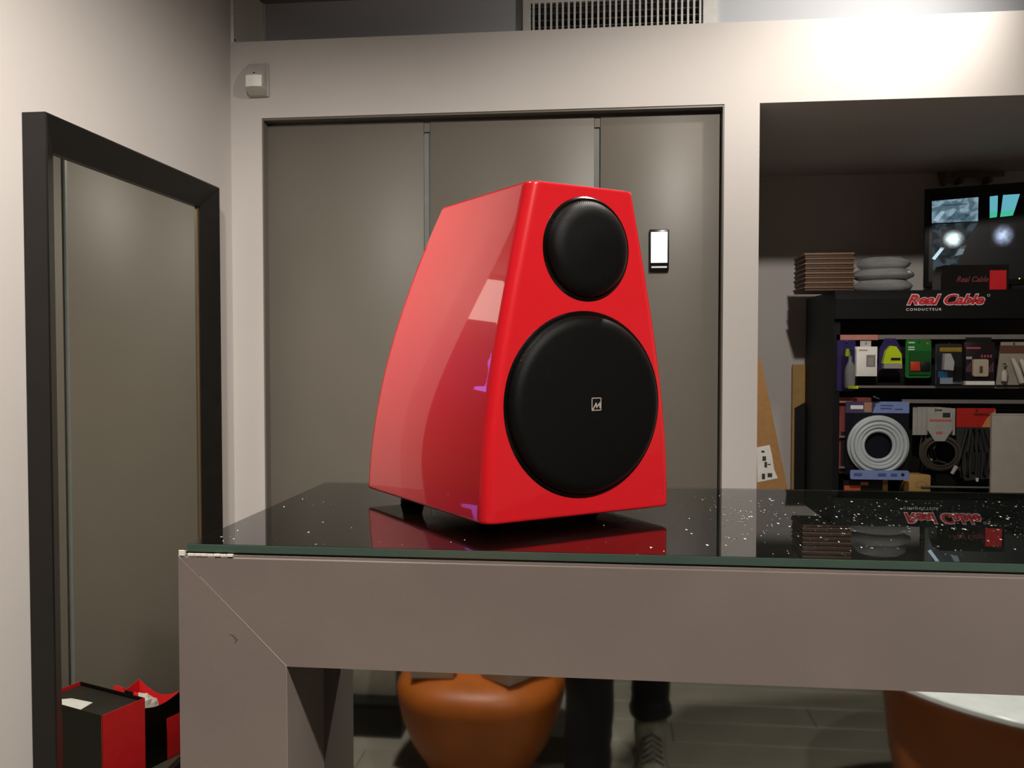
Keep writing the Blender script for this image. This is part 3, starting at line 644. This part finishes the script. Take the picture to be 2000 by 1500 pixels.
# monitor
mp_ = P(1803, 558, SY + .26)
mon = empty('monitor', (mp_.x, SY + .26, stz), R(-18), 'black surveillance monitor showing blue camera pictures on the stand', 'monitor')
mw = .50; mz0 = .028; 
mtop = P(1803, 369, SY + .26).z - stz
obox('bezel', 0, mw, 0, .03, mz0, mtop, satinblack, mon, .004)
obox('screen', .018, mw - .018, -.0012, .001, mz0 + .02, mtop - .02, mat('screen_glass', '121316', .3, spec=.3, noise=.2, nscale=8), mon)
obox('stand_neck', mw * .42, mw * .58, .02, .05, .010, mtop * .5, satinblack, mon); obox('stand_foot', mw * .22, mw * .78, -.008, .13, 0.0005, .012, satinblack, mon, .003)
def screen_mat(name, c0, c1, scale, strength):
    m = bpy.data.materials.new(name); m.use_nodes = True; nt = m.node_tree; b = nt.nodes['Principled BSDF']
    tc = nt.nodes.new('ShaderNodeTexCoord'); nz = nt.nodes.new('ShaderNodeTexNoise'); nz.inputs['Scale'].default_value = scale; nz.inputs['Detail'].default_value = 2; nz.inputs['Distortion'].default_value = .8
    rp = nt.nodes.new('ShaderNodeValToRGB'); rp.color_ramp.elements[0].position = .42; rp.color_ramp.elements[1].position = .62
    rp.color_ramp.elements[0].color = srgb(c0); rp.color_ramp.elements[1].color = srgb(c1)
    nt.links.new(tc.outputs['Object'], nz.inputs['Vector']); nt.links.new(nz.outputs['Fac'], rp.inputs[0])
    nt.links.new(rp.outputs[0], b.inputs['Emission Color']); b.inputs['Emission Strength'].default_value = strength
    b.inputs['Base Color'].default_value = (.01, .01, .01, 1); b.inputs['Roughness'].default_value = .15
    return m
cs, sn = math.cos(R(-18)), math.sin(R(-18))
def mpx(x, y):                                     # photo pixel -> local (x, z) on the monitor face
    n = Vector((-sn, cs, 0)); d = ray(x, y); o_ = Vector((0, 0, HC)); t_ = (Vector(mon.location) - o_).dot(n) / d.dot(n)
    q_ = o_ + d * t_ - Vector(mon.location); return q_.x * cs + q_.y * sn, q_.z
scr = [c for c in mon.children if c.name.startswith('screen')][0]
def tile(pts, m, name='monitor_tile'):
    return oprism(name, [mpx(*p) for p in pts], 'y', -.0020, -.0011, m, scr, 0)
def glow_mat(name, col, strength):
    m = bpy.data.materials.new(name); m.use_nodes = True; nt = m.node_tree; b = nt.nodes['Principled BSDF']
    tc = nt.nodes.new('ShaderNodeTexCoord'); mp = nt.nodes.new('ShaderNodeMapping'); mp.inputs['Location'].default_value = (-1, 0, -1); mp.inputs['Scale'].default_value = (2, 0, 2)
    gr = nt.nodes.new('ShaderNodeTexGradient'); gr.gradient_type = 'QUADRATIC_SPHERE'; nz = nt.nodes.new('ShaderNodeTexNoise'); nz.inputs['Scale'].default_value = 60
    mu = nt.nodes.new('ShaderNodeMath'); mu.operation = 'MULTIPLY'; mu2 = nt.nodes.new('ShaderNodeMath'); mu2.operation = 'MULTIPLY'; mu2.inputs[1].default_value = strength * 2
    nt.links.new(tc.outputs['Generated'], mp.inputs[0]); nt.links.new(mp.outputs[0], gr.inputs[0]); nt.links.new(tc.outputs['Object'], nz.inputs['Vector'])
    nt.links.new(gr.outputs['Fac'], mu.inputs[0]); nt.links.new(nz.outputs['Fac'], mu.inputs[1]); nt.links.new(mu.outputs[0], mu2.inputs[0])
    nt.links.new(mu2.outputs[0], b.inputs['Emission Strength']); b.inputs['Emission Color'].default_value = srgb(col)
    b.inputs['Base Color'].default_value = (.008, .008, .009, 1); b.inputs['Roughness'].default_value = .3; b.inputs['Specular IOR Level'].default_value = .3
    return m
def quad(x0, y0, x1, y1): return [(x0, y0), (x1, y0), (x1, y1), (x0, y1)]
tile([(1820, 393), (1911, 385), (1910, 432), (1820, 436)], screen_mat('cctv_a', '5b7686', '9fbfce', 30, .5))
tile([(1822, 431), (1838, 412), (1846, 413), (1832, 433)], mat('cctv_pale', 'b7d6e4', .3, emit=.55, ecol='b7d6e4'), 'picture_detail')
tile([(1842, 400), (1890, 397), (1890, 400), (1842, 403)], mat('cctv_line', '3c5666', .3, emit=.25, ecol='3c5666'), 'picture_detail')
tile([(1850, 428), (1868, 412), (1895, 420), (1880, 431)], mat('cctv_line', '3c5666', .3, emit=.25, ecol='3c5666'), 'picture_detail')
tile([(1820, 438), (1911, 434), (1880, 480), (1868, 525), (1822, 528)], screen_mat('cctv_b', '1c252c', '4d5f6b', 24, .35))
cy = mat('cyan_reflection', '6fc6d6', .3, emit=.55, ecol='6cc2d6'); cgn = mat('green_reflection', '4fd8b0', .3, emit=.5, ecol='4fd8b0')  # reflections on the right of the screen, painted as glowing tiles
tile([(1933, 384), (1949, 382), (1948, 412), (1933, 414)], cy); tile([(1933, 414), (1948, 412), (1947, 424), (1933, 426)], cgn)
tile([(1959, 381), (1992, 379), (1982, 410), (1955, 413)], cy); tile([(1955, 413), (1982, 410), (1978, 421), (1953, 424)], cgn)
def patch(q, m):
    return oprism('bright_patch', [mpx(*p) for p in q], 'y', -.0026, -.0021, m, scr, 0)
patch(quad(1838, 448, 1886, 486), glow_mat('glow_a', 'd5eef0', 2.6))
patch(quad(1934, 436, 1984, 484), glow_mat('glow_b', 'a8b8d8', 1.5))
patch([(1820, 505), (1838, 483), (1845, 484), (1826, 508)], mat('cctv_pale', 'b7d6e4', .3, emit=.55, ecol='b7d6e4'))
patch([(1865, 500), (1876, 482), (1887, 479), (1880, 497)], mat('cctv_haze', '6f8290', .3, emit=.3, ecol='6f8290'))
obox('power_light', mpx(1991, 544)[0] - .002, mpx(1991, 544)[0] + .002, -.0012, .0, mpx(1991, 544)[1] - .002, mpx(1991, 544)[1] + .002, mat('led_green', '9be03a', .3, emit=2, ecol='9be03a'), mon)
# small black box with red sticker in front of the monitor
yq = SY + .04
a, b = P(1838, 518, yq), P(1970, 563, yq)
t = empty('cable_box', ((a.x + b.x) / 2, yq, stz), 0, 'low black box with red lettering and a bright red sticker before the monitor', 'box')
w_ = (b.x - a.x) / 2; h = a.z - stz
bm = bmesh.new(); prism(bm, [(-w_, .0005), (w_, .0005), (w_, h), (-w_ * .9, h), (-w_, h * .55)], 'y', 0, .08); mk('carton', bm, mat('dark_gloss', '1a1817', .25), t)
sa, sb_ = P(1933, 528, yq), P(1965, 563, yq)
obox('sticker', sa.x - t.location.x, sb_.x - t.location.x, -.001, .0005, .001, sa.z - stz, mat('sticker_red', 'd6202a', .5), t)
la, lb = P(1868, 548, yq), P(1931, 548, yq)
place_text('lettering', 'Real Cable', la.x - t.location.x, lb.x - t.location.x, P(1880, 551, yq).z - stz, -.0006, mat('letter_dim', '7a3a36', .5), t, .0003, .02, .35, 1.0, .020)
# bracket on the niche wall above the monitor
ba, bb = P(1858, 336, NB - .06), P(1960, 345, NB - .06)
t = empty('wall_bracket', ((ba.x + bb.x) / 2, NB, bb.z), 0, 'narrow grey-brown bracket bar on the niche wall above the monitor', 'bracket')
bm_ = mat('bracket_brown', '6b5e52', .5); w_ = (bb.x - ba.x) / 2
obox('bar', -w_, w_, -.07, -.06, 0, ba.z - bb.z, bm_, t, .001)
for s in (-.6, .5): obox('peg', w_ * s - .006, w_ * s + .006, -.068, -.0005, -.02, .004, bm_, t)
q = P(1836, 350, NB - .03); oprism('wood_slip', [(P(1828, 333, NB).x, P(1828, 333, NB).z), (P(1838, 336, NB).x, P(1838, 336, NB).z), (P(1842, 364, NB).x, P(1842, 364, NB).z), (P(1837, 364, NB).x, P(1837, 364, NB).z)], 'y', NB - .03, NB - .0005, bm_)
tag(bpy.data.objects['wood_slip'], 'thin leaning wooden slip beside the bracket bar behind the monitor', 'wood slip')
# cardboard leaning beside the pillar and tan board beside the stand
CYb = 3.05
pts = [P(1466, 690, CYb), P(1486, 700, CYb), P(1536, 945, CYb)]
h0 = pts[1].z; x1 = pts[1].x; slope = (pts[2].x - pts[1].x) / (pts[1].z - pts[2].z)
t = empty('leaning_carton', (x1 + slope * h0 * .5, CYb, 0), 0, 'brown cardboard carton with white barcode label leaning behind the pillar', 'box')
lx = t.location.x
xb = x1 + slope * h0 - lx
oprism('carton', [(xb - .14, 0.0005), (xb, 0.0005), (x1 - lx, h0), (x1 - lx - .05, h0 + .012), (x1 - lx - .08, h0)], 'y', 0, .06, kraft, t)
lp = [P(*p, CYb) for p in ((1478, 874), (1503, 869), (1508, 890), (1512, 917), (1519, 934), (1479, 942))]
lb_ = oprism('label', [(p.x - lx, p.z) for p in lp], 'y', -.0012, -.0001, paperw, t)
ink = mat('ink', '3a3936', .7)
for (x_, y_, x2, y2) in ((1487, 880, 1493, 884), (1489, 891, 1496, 900), (1493, 902, 1498, 913), (1488, 925, 1494, 936), (1499, 924, 1508, 932), (1499, 906, 1505, 908)):
    a, b = P(x_, y_, CYb), P(x2, y2, CYb); obox('print', a.x - lx, b.x - lx, -.0018, -.0012, b.z, a.z, ink, lb_)
CB = 3.613
a, b = P(1549, 712, CB), P(1592, 712, CB)
t = empty('leaning_board', ((a.x + b.x) / 2, CB, 0), 0, 'narrow tan board standing upright behind the display stand', 'board')
hw = (b.x - a.x) / 2
obox('board', -hw, hw, .005, .02, 0, a.z, tan, t)
oprism('black_sheet', [(-hw + .008, 0.0005), (hw, 0.0005), (hw, P(1580, 775, CB).z), (-hw + .008, P(1552, 797, CB).z)], 'y', -.012, .0045, blackm, t)

# ------------------------------------------------------------------ bags in the corner (seen in the wall mirror)
redcard = mat('bag_red', 'ee2a30', .35); blackcard = mat('bag_black', '0b0a08', .3, noise=.3, nscale=40); innerb = mat('bag_inner', '26251f', .6)
def gift_bag(name, loc, rz, w_, d_, h, label, faces, dip=0):
    t = empty(name, loc, rz, label, 'bag')
    th = .0015
    def panel(nm, p0, p1, m, dz=0):
        p0, p1 = Vector(p0), Vector(p1); dr = (p1 - p0).normalized(); nn = Vector((-dr.y, dr.x)) * th
        bm = bmesh.new(); N = 8; A = []; B = []; Cc = []; Dd = []
        for i in range(N + 1):
            u_ = i / N; p = p0.lerp(p1, u_); bul = math.sin(math.pi * u_) * .004
            zt_ = h - dz * math.sin(math.pi * u_) ** 1.0
            A.append(bm.verts.new((p.x, p.y, .0005))); B.append(bm.verts.new((p.x, p.y, zt_)))
            Cc.append(bm.verts.new((p.x + nn.x, p.y + nn.y, .0005))); Dd.append(bm.verts.new((p.x + nn.x, p.y + nn.y, zt_)))
        for i in range(N):
            bm.faces.new((A[i], A[i + 1], B[i + 1], B[i])); bm.faces.new((Cc[i + 1], Cc[i], Dd[i], Dd[i + 1])); bm.faces.new((B[i], B[i + 1], Dd[i + 1], Dd[i])); bm.faces.new((A[i + 1], A[i], Cc[i], Cc[i + 1]))
        bm.faces.new((A[0], B[0], Dd[0], Cc[0])); bm.faces.new((A[N], Cc[N], Dd[N], B[N]))
        mk(nm, bm, m, t)
    c = [(-w_ / 2, -d_ / 2), (w_ / 2, -d_ / 2), (w_ / 2, d_ / 2), (-w_ / 2, d_ / 2)]
    for i in range(4): panel('side_panel', c[i], c[(i + 1) % 4], faces[i], dip if i % 2 == 0 else dip * .6)
    obox('bottom', -w_ / 2 + .002, w_ / 2 - .002, -d_ / 2 + .002, d_ / 2 - .002, .0005, .003, innerb, t)
    return t
ba = R(20.9)
b1 = gift_bag('gift_bag', (-.906, 2.173, 0), ba, .26, .132, .237, 'black and red paper gift bag with a white card, filled to the rim', [blackcard, redcard, blackcard, redcard])
obox('tissue_fill', -.127, .127, -.063, .063, .20, .229, innerb, b1, .004)
def via_mirror(x, y, z):                          # photo pixel seen in the wall mirror -> point on the plane z, in bag coordinates
    d = ray(x, y); t_ = (z - HC) / d.z; X_, Y_ = d.x * t_, d.y * t_; X_ = 2 * GX - X_
    dx, dy = X_ - b1.location.x, Y_ - b1.location.y; c_, s_ = math.cos(ba), math.sin(ba)
    return dx * c_ + dy * s_, -dx * s_ + dy * c_
bm = bmesh.new(); prism(bm, [tuple(np.clip(via_mirror(*q, .231), (-.125, -.061), (.122, .061))) for q in ((95, 1368), (140, 1364), (181, 1372), (124, 1400), (95, 1402))], 'z', .2295, .2312)
mk('white_card', bm, mat('card_white', 'f2f2f0', .6), b1)
obox('handle_tag', -.045, -.005, .068, .070, .225, .249, redcard, b1); obox('handle_tag', -.10, -.085, .068, .070, .225, .244, redcard, b1)
obox('handle', -.08, -.05, .0675, .0695, .22, .243, blackcard, b1)
b2 = gift_bag('gift_bag', (-.944, 2.345, 0), ba, .18, .155, .185, 'small black paper bag with red lining and white tissue', [blackcard, redcard, redcard, blackcard], .03)
bm = bmesh.new(); bmesh.ops.create_icosphere(bm, subdivisions=3, radius=.055)
for v in bm.verts: v.co *= 1 + random.uniform(-.12, .12); v.co.z *= .8; v.co.x *= .8; v.co += Vector((.0, .0, .135))
mk('tissue', bm, paperw, b2, 5)
obox('red_edge', -.092, -.0905, .02, .07, .002, .12, redcard, b2)

# ------------------------------------------------------------------ in front of the counter (seen in its dark mirror front)
def d_section(a, b_, z, n=40, e=2.6):
    out = []
    for i in range(n):
        t_ = 2 * math.pi * i / n; c_, s_ = math.cos(t_), math.sin(t_)
        out.append((a * math.copysign(abs(c_) ** (2 / e), c_), b_ * math.copysign(abs(s_) ** (2 / e), s_), z))
    return out
def loft(bm, secs, cap0=True, cap1=True):
    rs = [[bm.verts.new(p) for p in s] for s in secs]; n = len(rs[0])
    for A, B in zip(rs, rs[1:]):
        for i in range(n): bm.faces.new((A[i], A[(i + 1) % n], B[(i + 1) % n], B[i]))
    if cap0: bm.faces.new(rs[0][::-1])
    if cap1: bm.faces.new(rs[-1])
ch = empty('tub_chair', (-.325, -.49, 0), 0, 'orange leather tub chair with white boxes on its seat', 'chair')
bm = bmesh.new(); loft(bm, [d_section(*q) for q in ((.13, .15, .06), (.15, .18, .10), (.186, .22, .16), (.208, .242, .22), (.220, .250, .27), (.222, .250, .30), (.205, .235, .322), (.175, .20, .335), (.12, .14, .341))])
mk('seat_shell', bm, orange, ch, 60)
bm = bmesh.new(); ring = []
n = 28
for i in range(n + 1):
    t_ = math.pi * (1.0 + i / n); c_, s_ = math.cos(t_), math.sin(t_); f_ = math.sin(math.pi * i / n) ** .6
    x, y = .225 * c_, .255 * (s_) * 1.0; top = .40 + .32 * f_
    ring.append([bm.verts.new(p) for p in ((x, y, .29), (x * 1.05, y * 1.05, (.3 + top) / 2), (x * 1.09, y * 1.12, top - .012), (x * 1.05, y * 1.08, top), (x * 1.0, y * 1.02, top - .012), (x * .90, y * .90, (.3 + top) / 2), (x * .86, y * .86, .29))])
for A, B in zip(ring, ring[1:]):
    for k in range(len(A)): bm.faces.new((A[k], A[(k + 1) % len(A)], B[(k + 1) % len(A)], B[k]))
bm.faces.new(ring[0]); bm.faces.new(ring[-1][::-1])
mk('backrest', bm, orange, ch, 60)
olathe('pedestal', [(0, 0), (.17, 0), (.17, .012), (.04, .02), (.03, .05), (.03, .095), (0, .095)], mat('chrome', 'b9b9b9', .2, metal=1), ch, 32)
def carton(x0, x1, y0, y1, z0, z1, rz, label):
    t = empty('white_carton', ((x0 + x1) / 2, (y0 + y1) / 2, z0), rz, label, 'box')
    hx, hy, hz = (x1 - x0) / 2, (y1 - y0) / 2, z1 - z0
    obox('carton', -hx, hx, -hy, hy, .0003, hz - .003, mat('white_carton', 'b4ad9c', .6), t, .0015)
    for s in (-1, 1): obox('flap', -hx, hx, -hy if s < 0 else .001, -.001 if s < 0 else hy, hz - .0028, hz, mat('white_carton', 'b4ad9c', .6), t)
    return t
carton(-.492, -.385, -.43, -.325, .342, .50, R(-6), 'pale carton standing square on the orange chair seat')
carton(-.29, -.19, -.42, -.31, .342, .52, R(38), 'pale carton turned cornerwise on the orange chair seat')
t = empty('black_crate', (-.73, -.83, 0), 0, 'low black crate beside the orange tub chair', 'crate')
obox('crate_body', -.14, .12, -.12, .10, .003, .10, blackm, t, .004); obox('lid', -.143, .123, -.123, .103, .10, .107, satinblack, t)
for fx in (-.12, .10):
    for fy in (-.1, .08): obox('foot', fx - .01, fx + .01, fy - .01, fy + .01, 0, .003, blackm, t)
carton(-.80, -.64, -.92, -.79, .107, .50, 0, 'tall pale carton standing on the low black crate')
tb = empty('round_table', (.98, -.19, 0), 0, 'low round white-topped table on an orange tub-shaped base', 'table')
olathe('table_top', [(0, .482), (.43, .482), (.443, .488), (.443, .496), (.438, .50), (0, .50)], mat('white_gloss_top', 'f4f8f8', .12), tb, 72)
olathe('tub_base', [(0, .001), (.24, .001), (.27, .02), (.305, .12), (.335, .25), (.352, .40), (.356, .46), (.35, .478), (0, .479)], orange, tb, 56)

# photographer standing behind the camera
def bake(o):
    dg = bpy.context.evaluated_depsgraph_get(); me = bpy.data.meshes.new_from_object(o.evaluated_get(dg)); nm = o.name
    bpy.data.objects.remove(o); return me
def skin(name, V, E_, rad, m, parent, root=0, sub=2):
    me = bpy.data.meshes.new(name); me.from_pydata(V, E_, [])
    o = bpy.data.objects.new('tmp_skin', me); COL.objects.link(o)
    md_ = o.modifiers.new('s', 'SKIN'); sv = me.skin_vertices[0].data
    for i, r_ in enumerate(rad): sv[i].radius = (r_, r_) if not isinstance(r_, tuple) else r_; sv[i].use_root = (i == root)
    md_.use_smooth_shade = True
    s_ = o.modifiers.new('d', 'SUBSURF'); s_.levels = sub; s_.render_levels = sub
    me2 = bake(o); me2.name = name
    return link_mesh(name, me2, m, parent, 0 if False else 80)
per = empty('person', (.045, -.48, 0), 0, 'person in black trousers and sneakers holding up a phone', 'person')
pinv = Matrix.Translation(-per.location)
def pp_(o): o.parent = per; o.matrix_parent_inverse = pinv; return o
skinm = mat('skin', 'b98a70', .5); blk = mat('black_denim', '0b0b0c', .8, noise=.3, nscale=60, bump=.4, bscale=600); jackm = mat('black_jacket', '101113', .7)
V = []; E_ = []; rad = []
def jv(p, r_, prev=None):
    V.append(p); rad.append(r_); i = len(V) - 1
    if prev is not None: E_.append((prev, i))
    return i
cxp, cyp = .045, -.48
pel = jv((cxp, cyp, .93), (.14, .10)); ab = jv((cxp, cyp + .01, 1.10), (.125, .095), pel); chs = jv((cxp, cyp, 1.30), (.145, .105), ab); nk = jv((cxp, cyp + .01, 1.46), .055, chs)
h1 = jv((cxp, cyp + .03, 1.54), .075, nk); h2 = jv((cxp, cyp + .035, 1.62), .088, h1); h3 = jv((cxp, cyp + .03, 1.69), .072, h2)
for sgn, kx, ky, ax_, ay in ((-1, -.040, -.33, -.045, -.335), (1, .125, -.60, .13, -.665)):
    hp = jv((cxp + sgn * .085, cyp, .88), .085, pel); kn = jv((kx, ky, .50), .052, hp); cf = jv(((kx + ax_) / 2, (ky + ay) / 2 - .008, .32), .036, kn); an = jv((ax_, ay - .012, .09), .026, cf); jv((ax_, ay + .07, .045), .018, an)
wr = {}
for sgn in (-1, 1):
    sh = jv((cxp + sgn * .17, cyp, 1.38), .06, chs); el = jv((cxp + sgn * .22, cyp + .12, 1.12), .045, sh); wx = .045 + sgn * .085
    wri = jv((wx + sgn * .02, -.13, 1.10), .028, el); pm_ = jv((wx + sgn * .012, -.075, 1.115), (.034, .02), wri); wr[sgn] = pm_
    for k, (dz, ln) in enumerate(((.034, .030), (.012, .036), (-.010, .033), (-.030, .026))):
        a_ = jv((wx + sgn * .012, -.048, 1.135 + dz), .009, pm_); b_ = jv((wx + sgn * .010, -.028, 1.138 + dz), .0085, a_); jv((wx - sgn * ln * .6, -.024, 1.138 + dz), .0075, b_)
    th_ = jv((wx - sgn * .012, -.075, 1.145), .010, pm_); jv((wx - sgn * .03, -.055, 1.165), .009, th_)
pp_(skin('body', V, E_, rad, skinm, None))
# head features
bm = bmesh.new()
for s in (-1, 1):
    bmesh.ops.create_icosphere(bm, subdivisions=2, radius=.012, matrix=Matrix.Translation((cxp + s * .03, cyp + .108, 1.625)))
pp_(mk('eyes', bm, mat('eye', 'e8e4dc', .2), None, 80))
bm = bmesh.new(); prism(bm, [(cyp + .10, 1.63), (cyp + .135, 1.59), (cyp + .10, 1.582)], 'x', cxp - .011, cxp + .011); pp_(mk('nose', bm, skinm, None))
pp_(obox('mouth', cxp - .022, cxp + .022, cyp + .09, cyp + .103, 1.548, 1.556, mat('lips', '9a5a50', .5), None, .003))
bm = bmesh.new(); bmesh.ops.create_icosphere(bm, subdivisions=3, radius=.1, matrix=Matrix.Translation((cxp, cyp + .015, 1.665)) @ Matrix.Diagonal((1.0, 1.12, .9, 1)))
for v in list(bm.verts):
    if v.co.y > cyp + .07 and v.co.z < 1.68 or v.co.z < 1.58: bm.verts.remove(v)
pp_(mk('hair', bm, mat('dark_hair', '1c1512', .6), None, 80))
# jacket: torso and sleeves
V2 = []; E2 = []; r2 = []
def jq(p, r_, prev=None):
    V2.append(p); r2.append(r_); i = len(V2) - 1
    if prev is not None: E2.append((prev, i))
    return i
a0 = jq((cxp, cyp, .90), (.165, .125)); a1 = jq((cxp, cyp + .01, 1.10), (.15, .12), a0); a2 = jq((cxp, cyp, 1.31), (.165, .125), a1); jq((cxp, cyp, 1.44), (.075, .07), a2)
for sgn in (-1, 1):
    b0 = jq((cxp + sgn * .175, cyp, 1.37), .075, a2); b1_ = jq((cxp + sgn * .22, cyp + .12, 1.12), .06, b0); jq((cxp + sgn * .115, -.16, 1.105), .04, b1_)
pp_(skin('jacket', V2, E2, r2, jackm, None))
# trousers: one lofted leg each, joined at the hips
def trouser(bm, pts, n=28):
    secs = []
    P_ = [Vector(p[:3]) for p in pts]
    N = 40
    for j in range(N + 1):
        u_ = j / N * (len(pts) - 1); i = min(int(u_), len(pts) - 2); f_ = u_ - i
        f2 = f_ * f_ * (3 - 2 * f_)
        c = P_[i].lerp(P_[i + 1], f_); r_ = pts[i][3] * (1 - f2) + pts[i + 1][3] * f2
        low = max(0, (.42 - c.z) / .32)
        sec = []
        for k in range(n):
            a_ = 2 * math.pi * k / n
            wv = 1 + .035 * low * math.sin(c.z * 95 + 1.3 * math.sin(a_ + j)) + .02 * math.sin(3 * a_ + c.z * 30)
            sec.append((c.x + r_ * wv * math.cos(a_), c.y + r_ * wv * 1.08 * math.sin(a_), c.z + .006 * low * math.sin(2 * a_)))
        secs.append(sec)
    loft(bm, secs)
bm = bmesh.new()
trouser(bm, [(cxp - .07, cyp, .97, .115), (cxp - .085, cyp + .03, .82, .10), (-.040, -.33, .50, .072), (-.038, -.345, .32, .060), (-.045, -.345, .10, .058)])
trouser(bm, [(cxp + .07, cyp, .97, .115), (cxp + .085, cyp - .02, .82, .10), (.122, -.60, .50, .070), (.126, -.64, .32, .054), (.129, -.680, .19, .054), (.130, -.682, .135, .060)])
pp_(mk('trousers', bm, blk, None, 80))
shm = mat('sneaker_knit', '8f8d7c', .75, noise=.25, nscale=40, bump=.5, bscale=250); solem = mat('sneaker_sole', 'b8b5a8', .5)
for ax_, ay in ((-.045, -.335), (.13, -.672)):
    s_ = [(-.07, .030, .075), (-.055, .038, .095), (-.01, .042, .105), (.03, .042, .095), (.07, .045, .075), (.11, .048, .060), (.15, .046, .050), (.18, .036, .040), (.195, .02, .028)]
    bm = bmesh.new(); loft(bm, [[(ax_ + w_ * math.cos(a_) * (1 if math.sin(a_) < .2 else .8), ay + y, .022 + max(-.004, (h_ - .022) * math.sin(a_))) for a_ in [2 * math.pi * k / 20 for k in range(20)]] for y, w_, h_ in s_])
    loft(bm, [[(ax_ + .047 * q_ * math.cos(a_), ay - .012 + .056 * q_ * math.sin(a_), z_) for a_ in [2 * math.pi * k / 20 for k in range(20)]] for z_, q_ in ((.03, .9), (.08, 1.0), (.12, 1.0), (.150, 1.04), (.155, 1.0))])
    up_ = pp_(mk('sneaker', bm, shm, None, 80))
    bm = bmesh.new(); loft(bm, [[(ax_ + w_ * 1.06 * math.cos(a_), ay + y, .011 + .0125 * math.copysign(abs(math.sin(a_)) ** .4, math.sin(a_))) for a_ in [2 * math.pi * k / 16 for k in range(16)]] for y, w_, h_ in [(-.078, .022, 0)] + s_ + [(.203, .01, 0)]])
    pp_(mk('sneaker_sole', bm, solem, None, 80))
    for k in range(5):
        y = ay + .045 + k * .02; hz_ = .095 - k * .008
        pp_(otube('lace', [(ax_ - .028, y, hz_ - .016), (ax_, y + .004, hz_ + .004), (ax_ + .028, y, hz_ - .016)], .003, mat('lace_dark', '34332c', .7), None, 6))
ph = empty('smartphone', (.045, -.012, 1.15), YAW, 'dark smartphone held up by the person', 'phone')
obox('phone_body', -.07, .07, -.004, .004, -.034, .034, satinblack, ph, .003); obox('phone_screen', -.066, .066, -.0046, -.0038, -.031, .031, mat('phone_screen', '20242a', .1, emit=.1, ecol='8090a0'), ph)
olathe('lens', [(0, 0), (.005, 0), (.005, .0012), (0, .0012)], blackm, ph, 20, Matrix.Translation((.060, .004, .024)) @ Matrix.Rotation(R(-90), 4, 'X'))
# purple-lit display case and an added glowing box on the far wall of the left room (mirrored in the lacquer)
t = empty('display_case', (LX, 2.14, 0), 0, 'tall black display case with a purple glowing lamp on the far wall', 'display case')
obox('case_back', .0005, .02, -.3, .3, 0, 1.9, satinblack, t)
pl = mat('purple_glow', '8a4ad8', .3, emit=9.0, ecol='8a4ad8'); pl2 = mat('lilac_glow', 'b08aff', .3, emit=4.0, ecol='a070f0')
olathe('glowing_lamp_offscreen', [(0, 0), (.07, .0), (.07, .02), (.022, .035), (.02, .15), (.05, .19), (.062, .23), (.05, .28), (.02, .30), (0, .30)], pl2, t, 24, Matrix.Translation((.10, .0, 1.48)))
t = empty('added_glow_box_offscreen', (LX, 2.27, 1.99), 0, 'unseen white glowing box added high on the far left wall', 'glowing box')  # unseen glow, added to give the lacquer its pale reflected patch
obox('housing', .0005, .05, -.22, .22, 0, .33, whitepl, t, .004); obox('glow_face_offscreen', .05, .053, -.2, .2, .02, .31, mat('added_box_glow', 'fff0e0', .4, emit=2.2, ecol='fff0e0'), t)
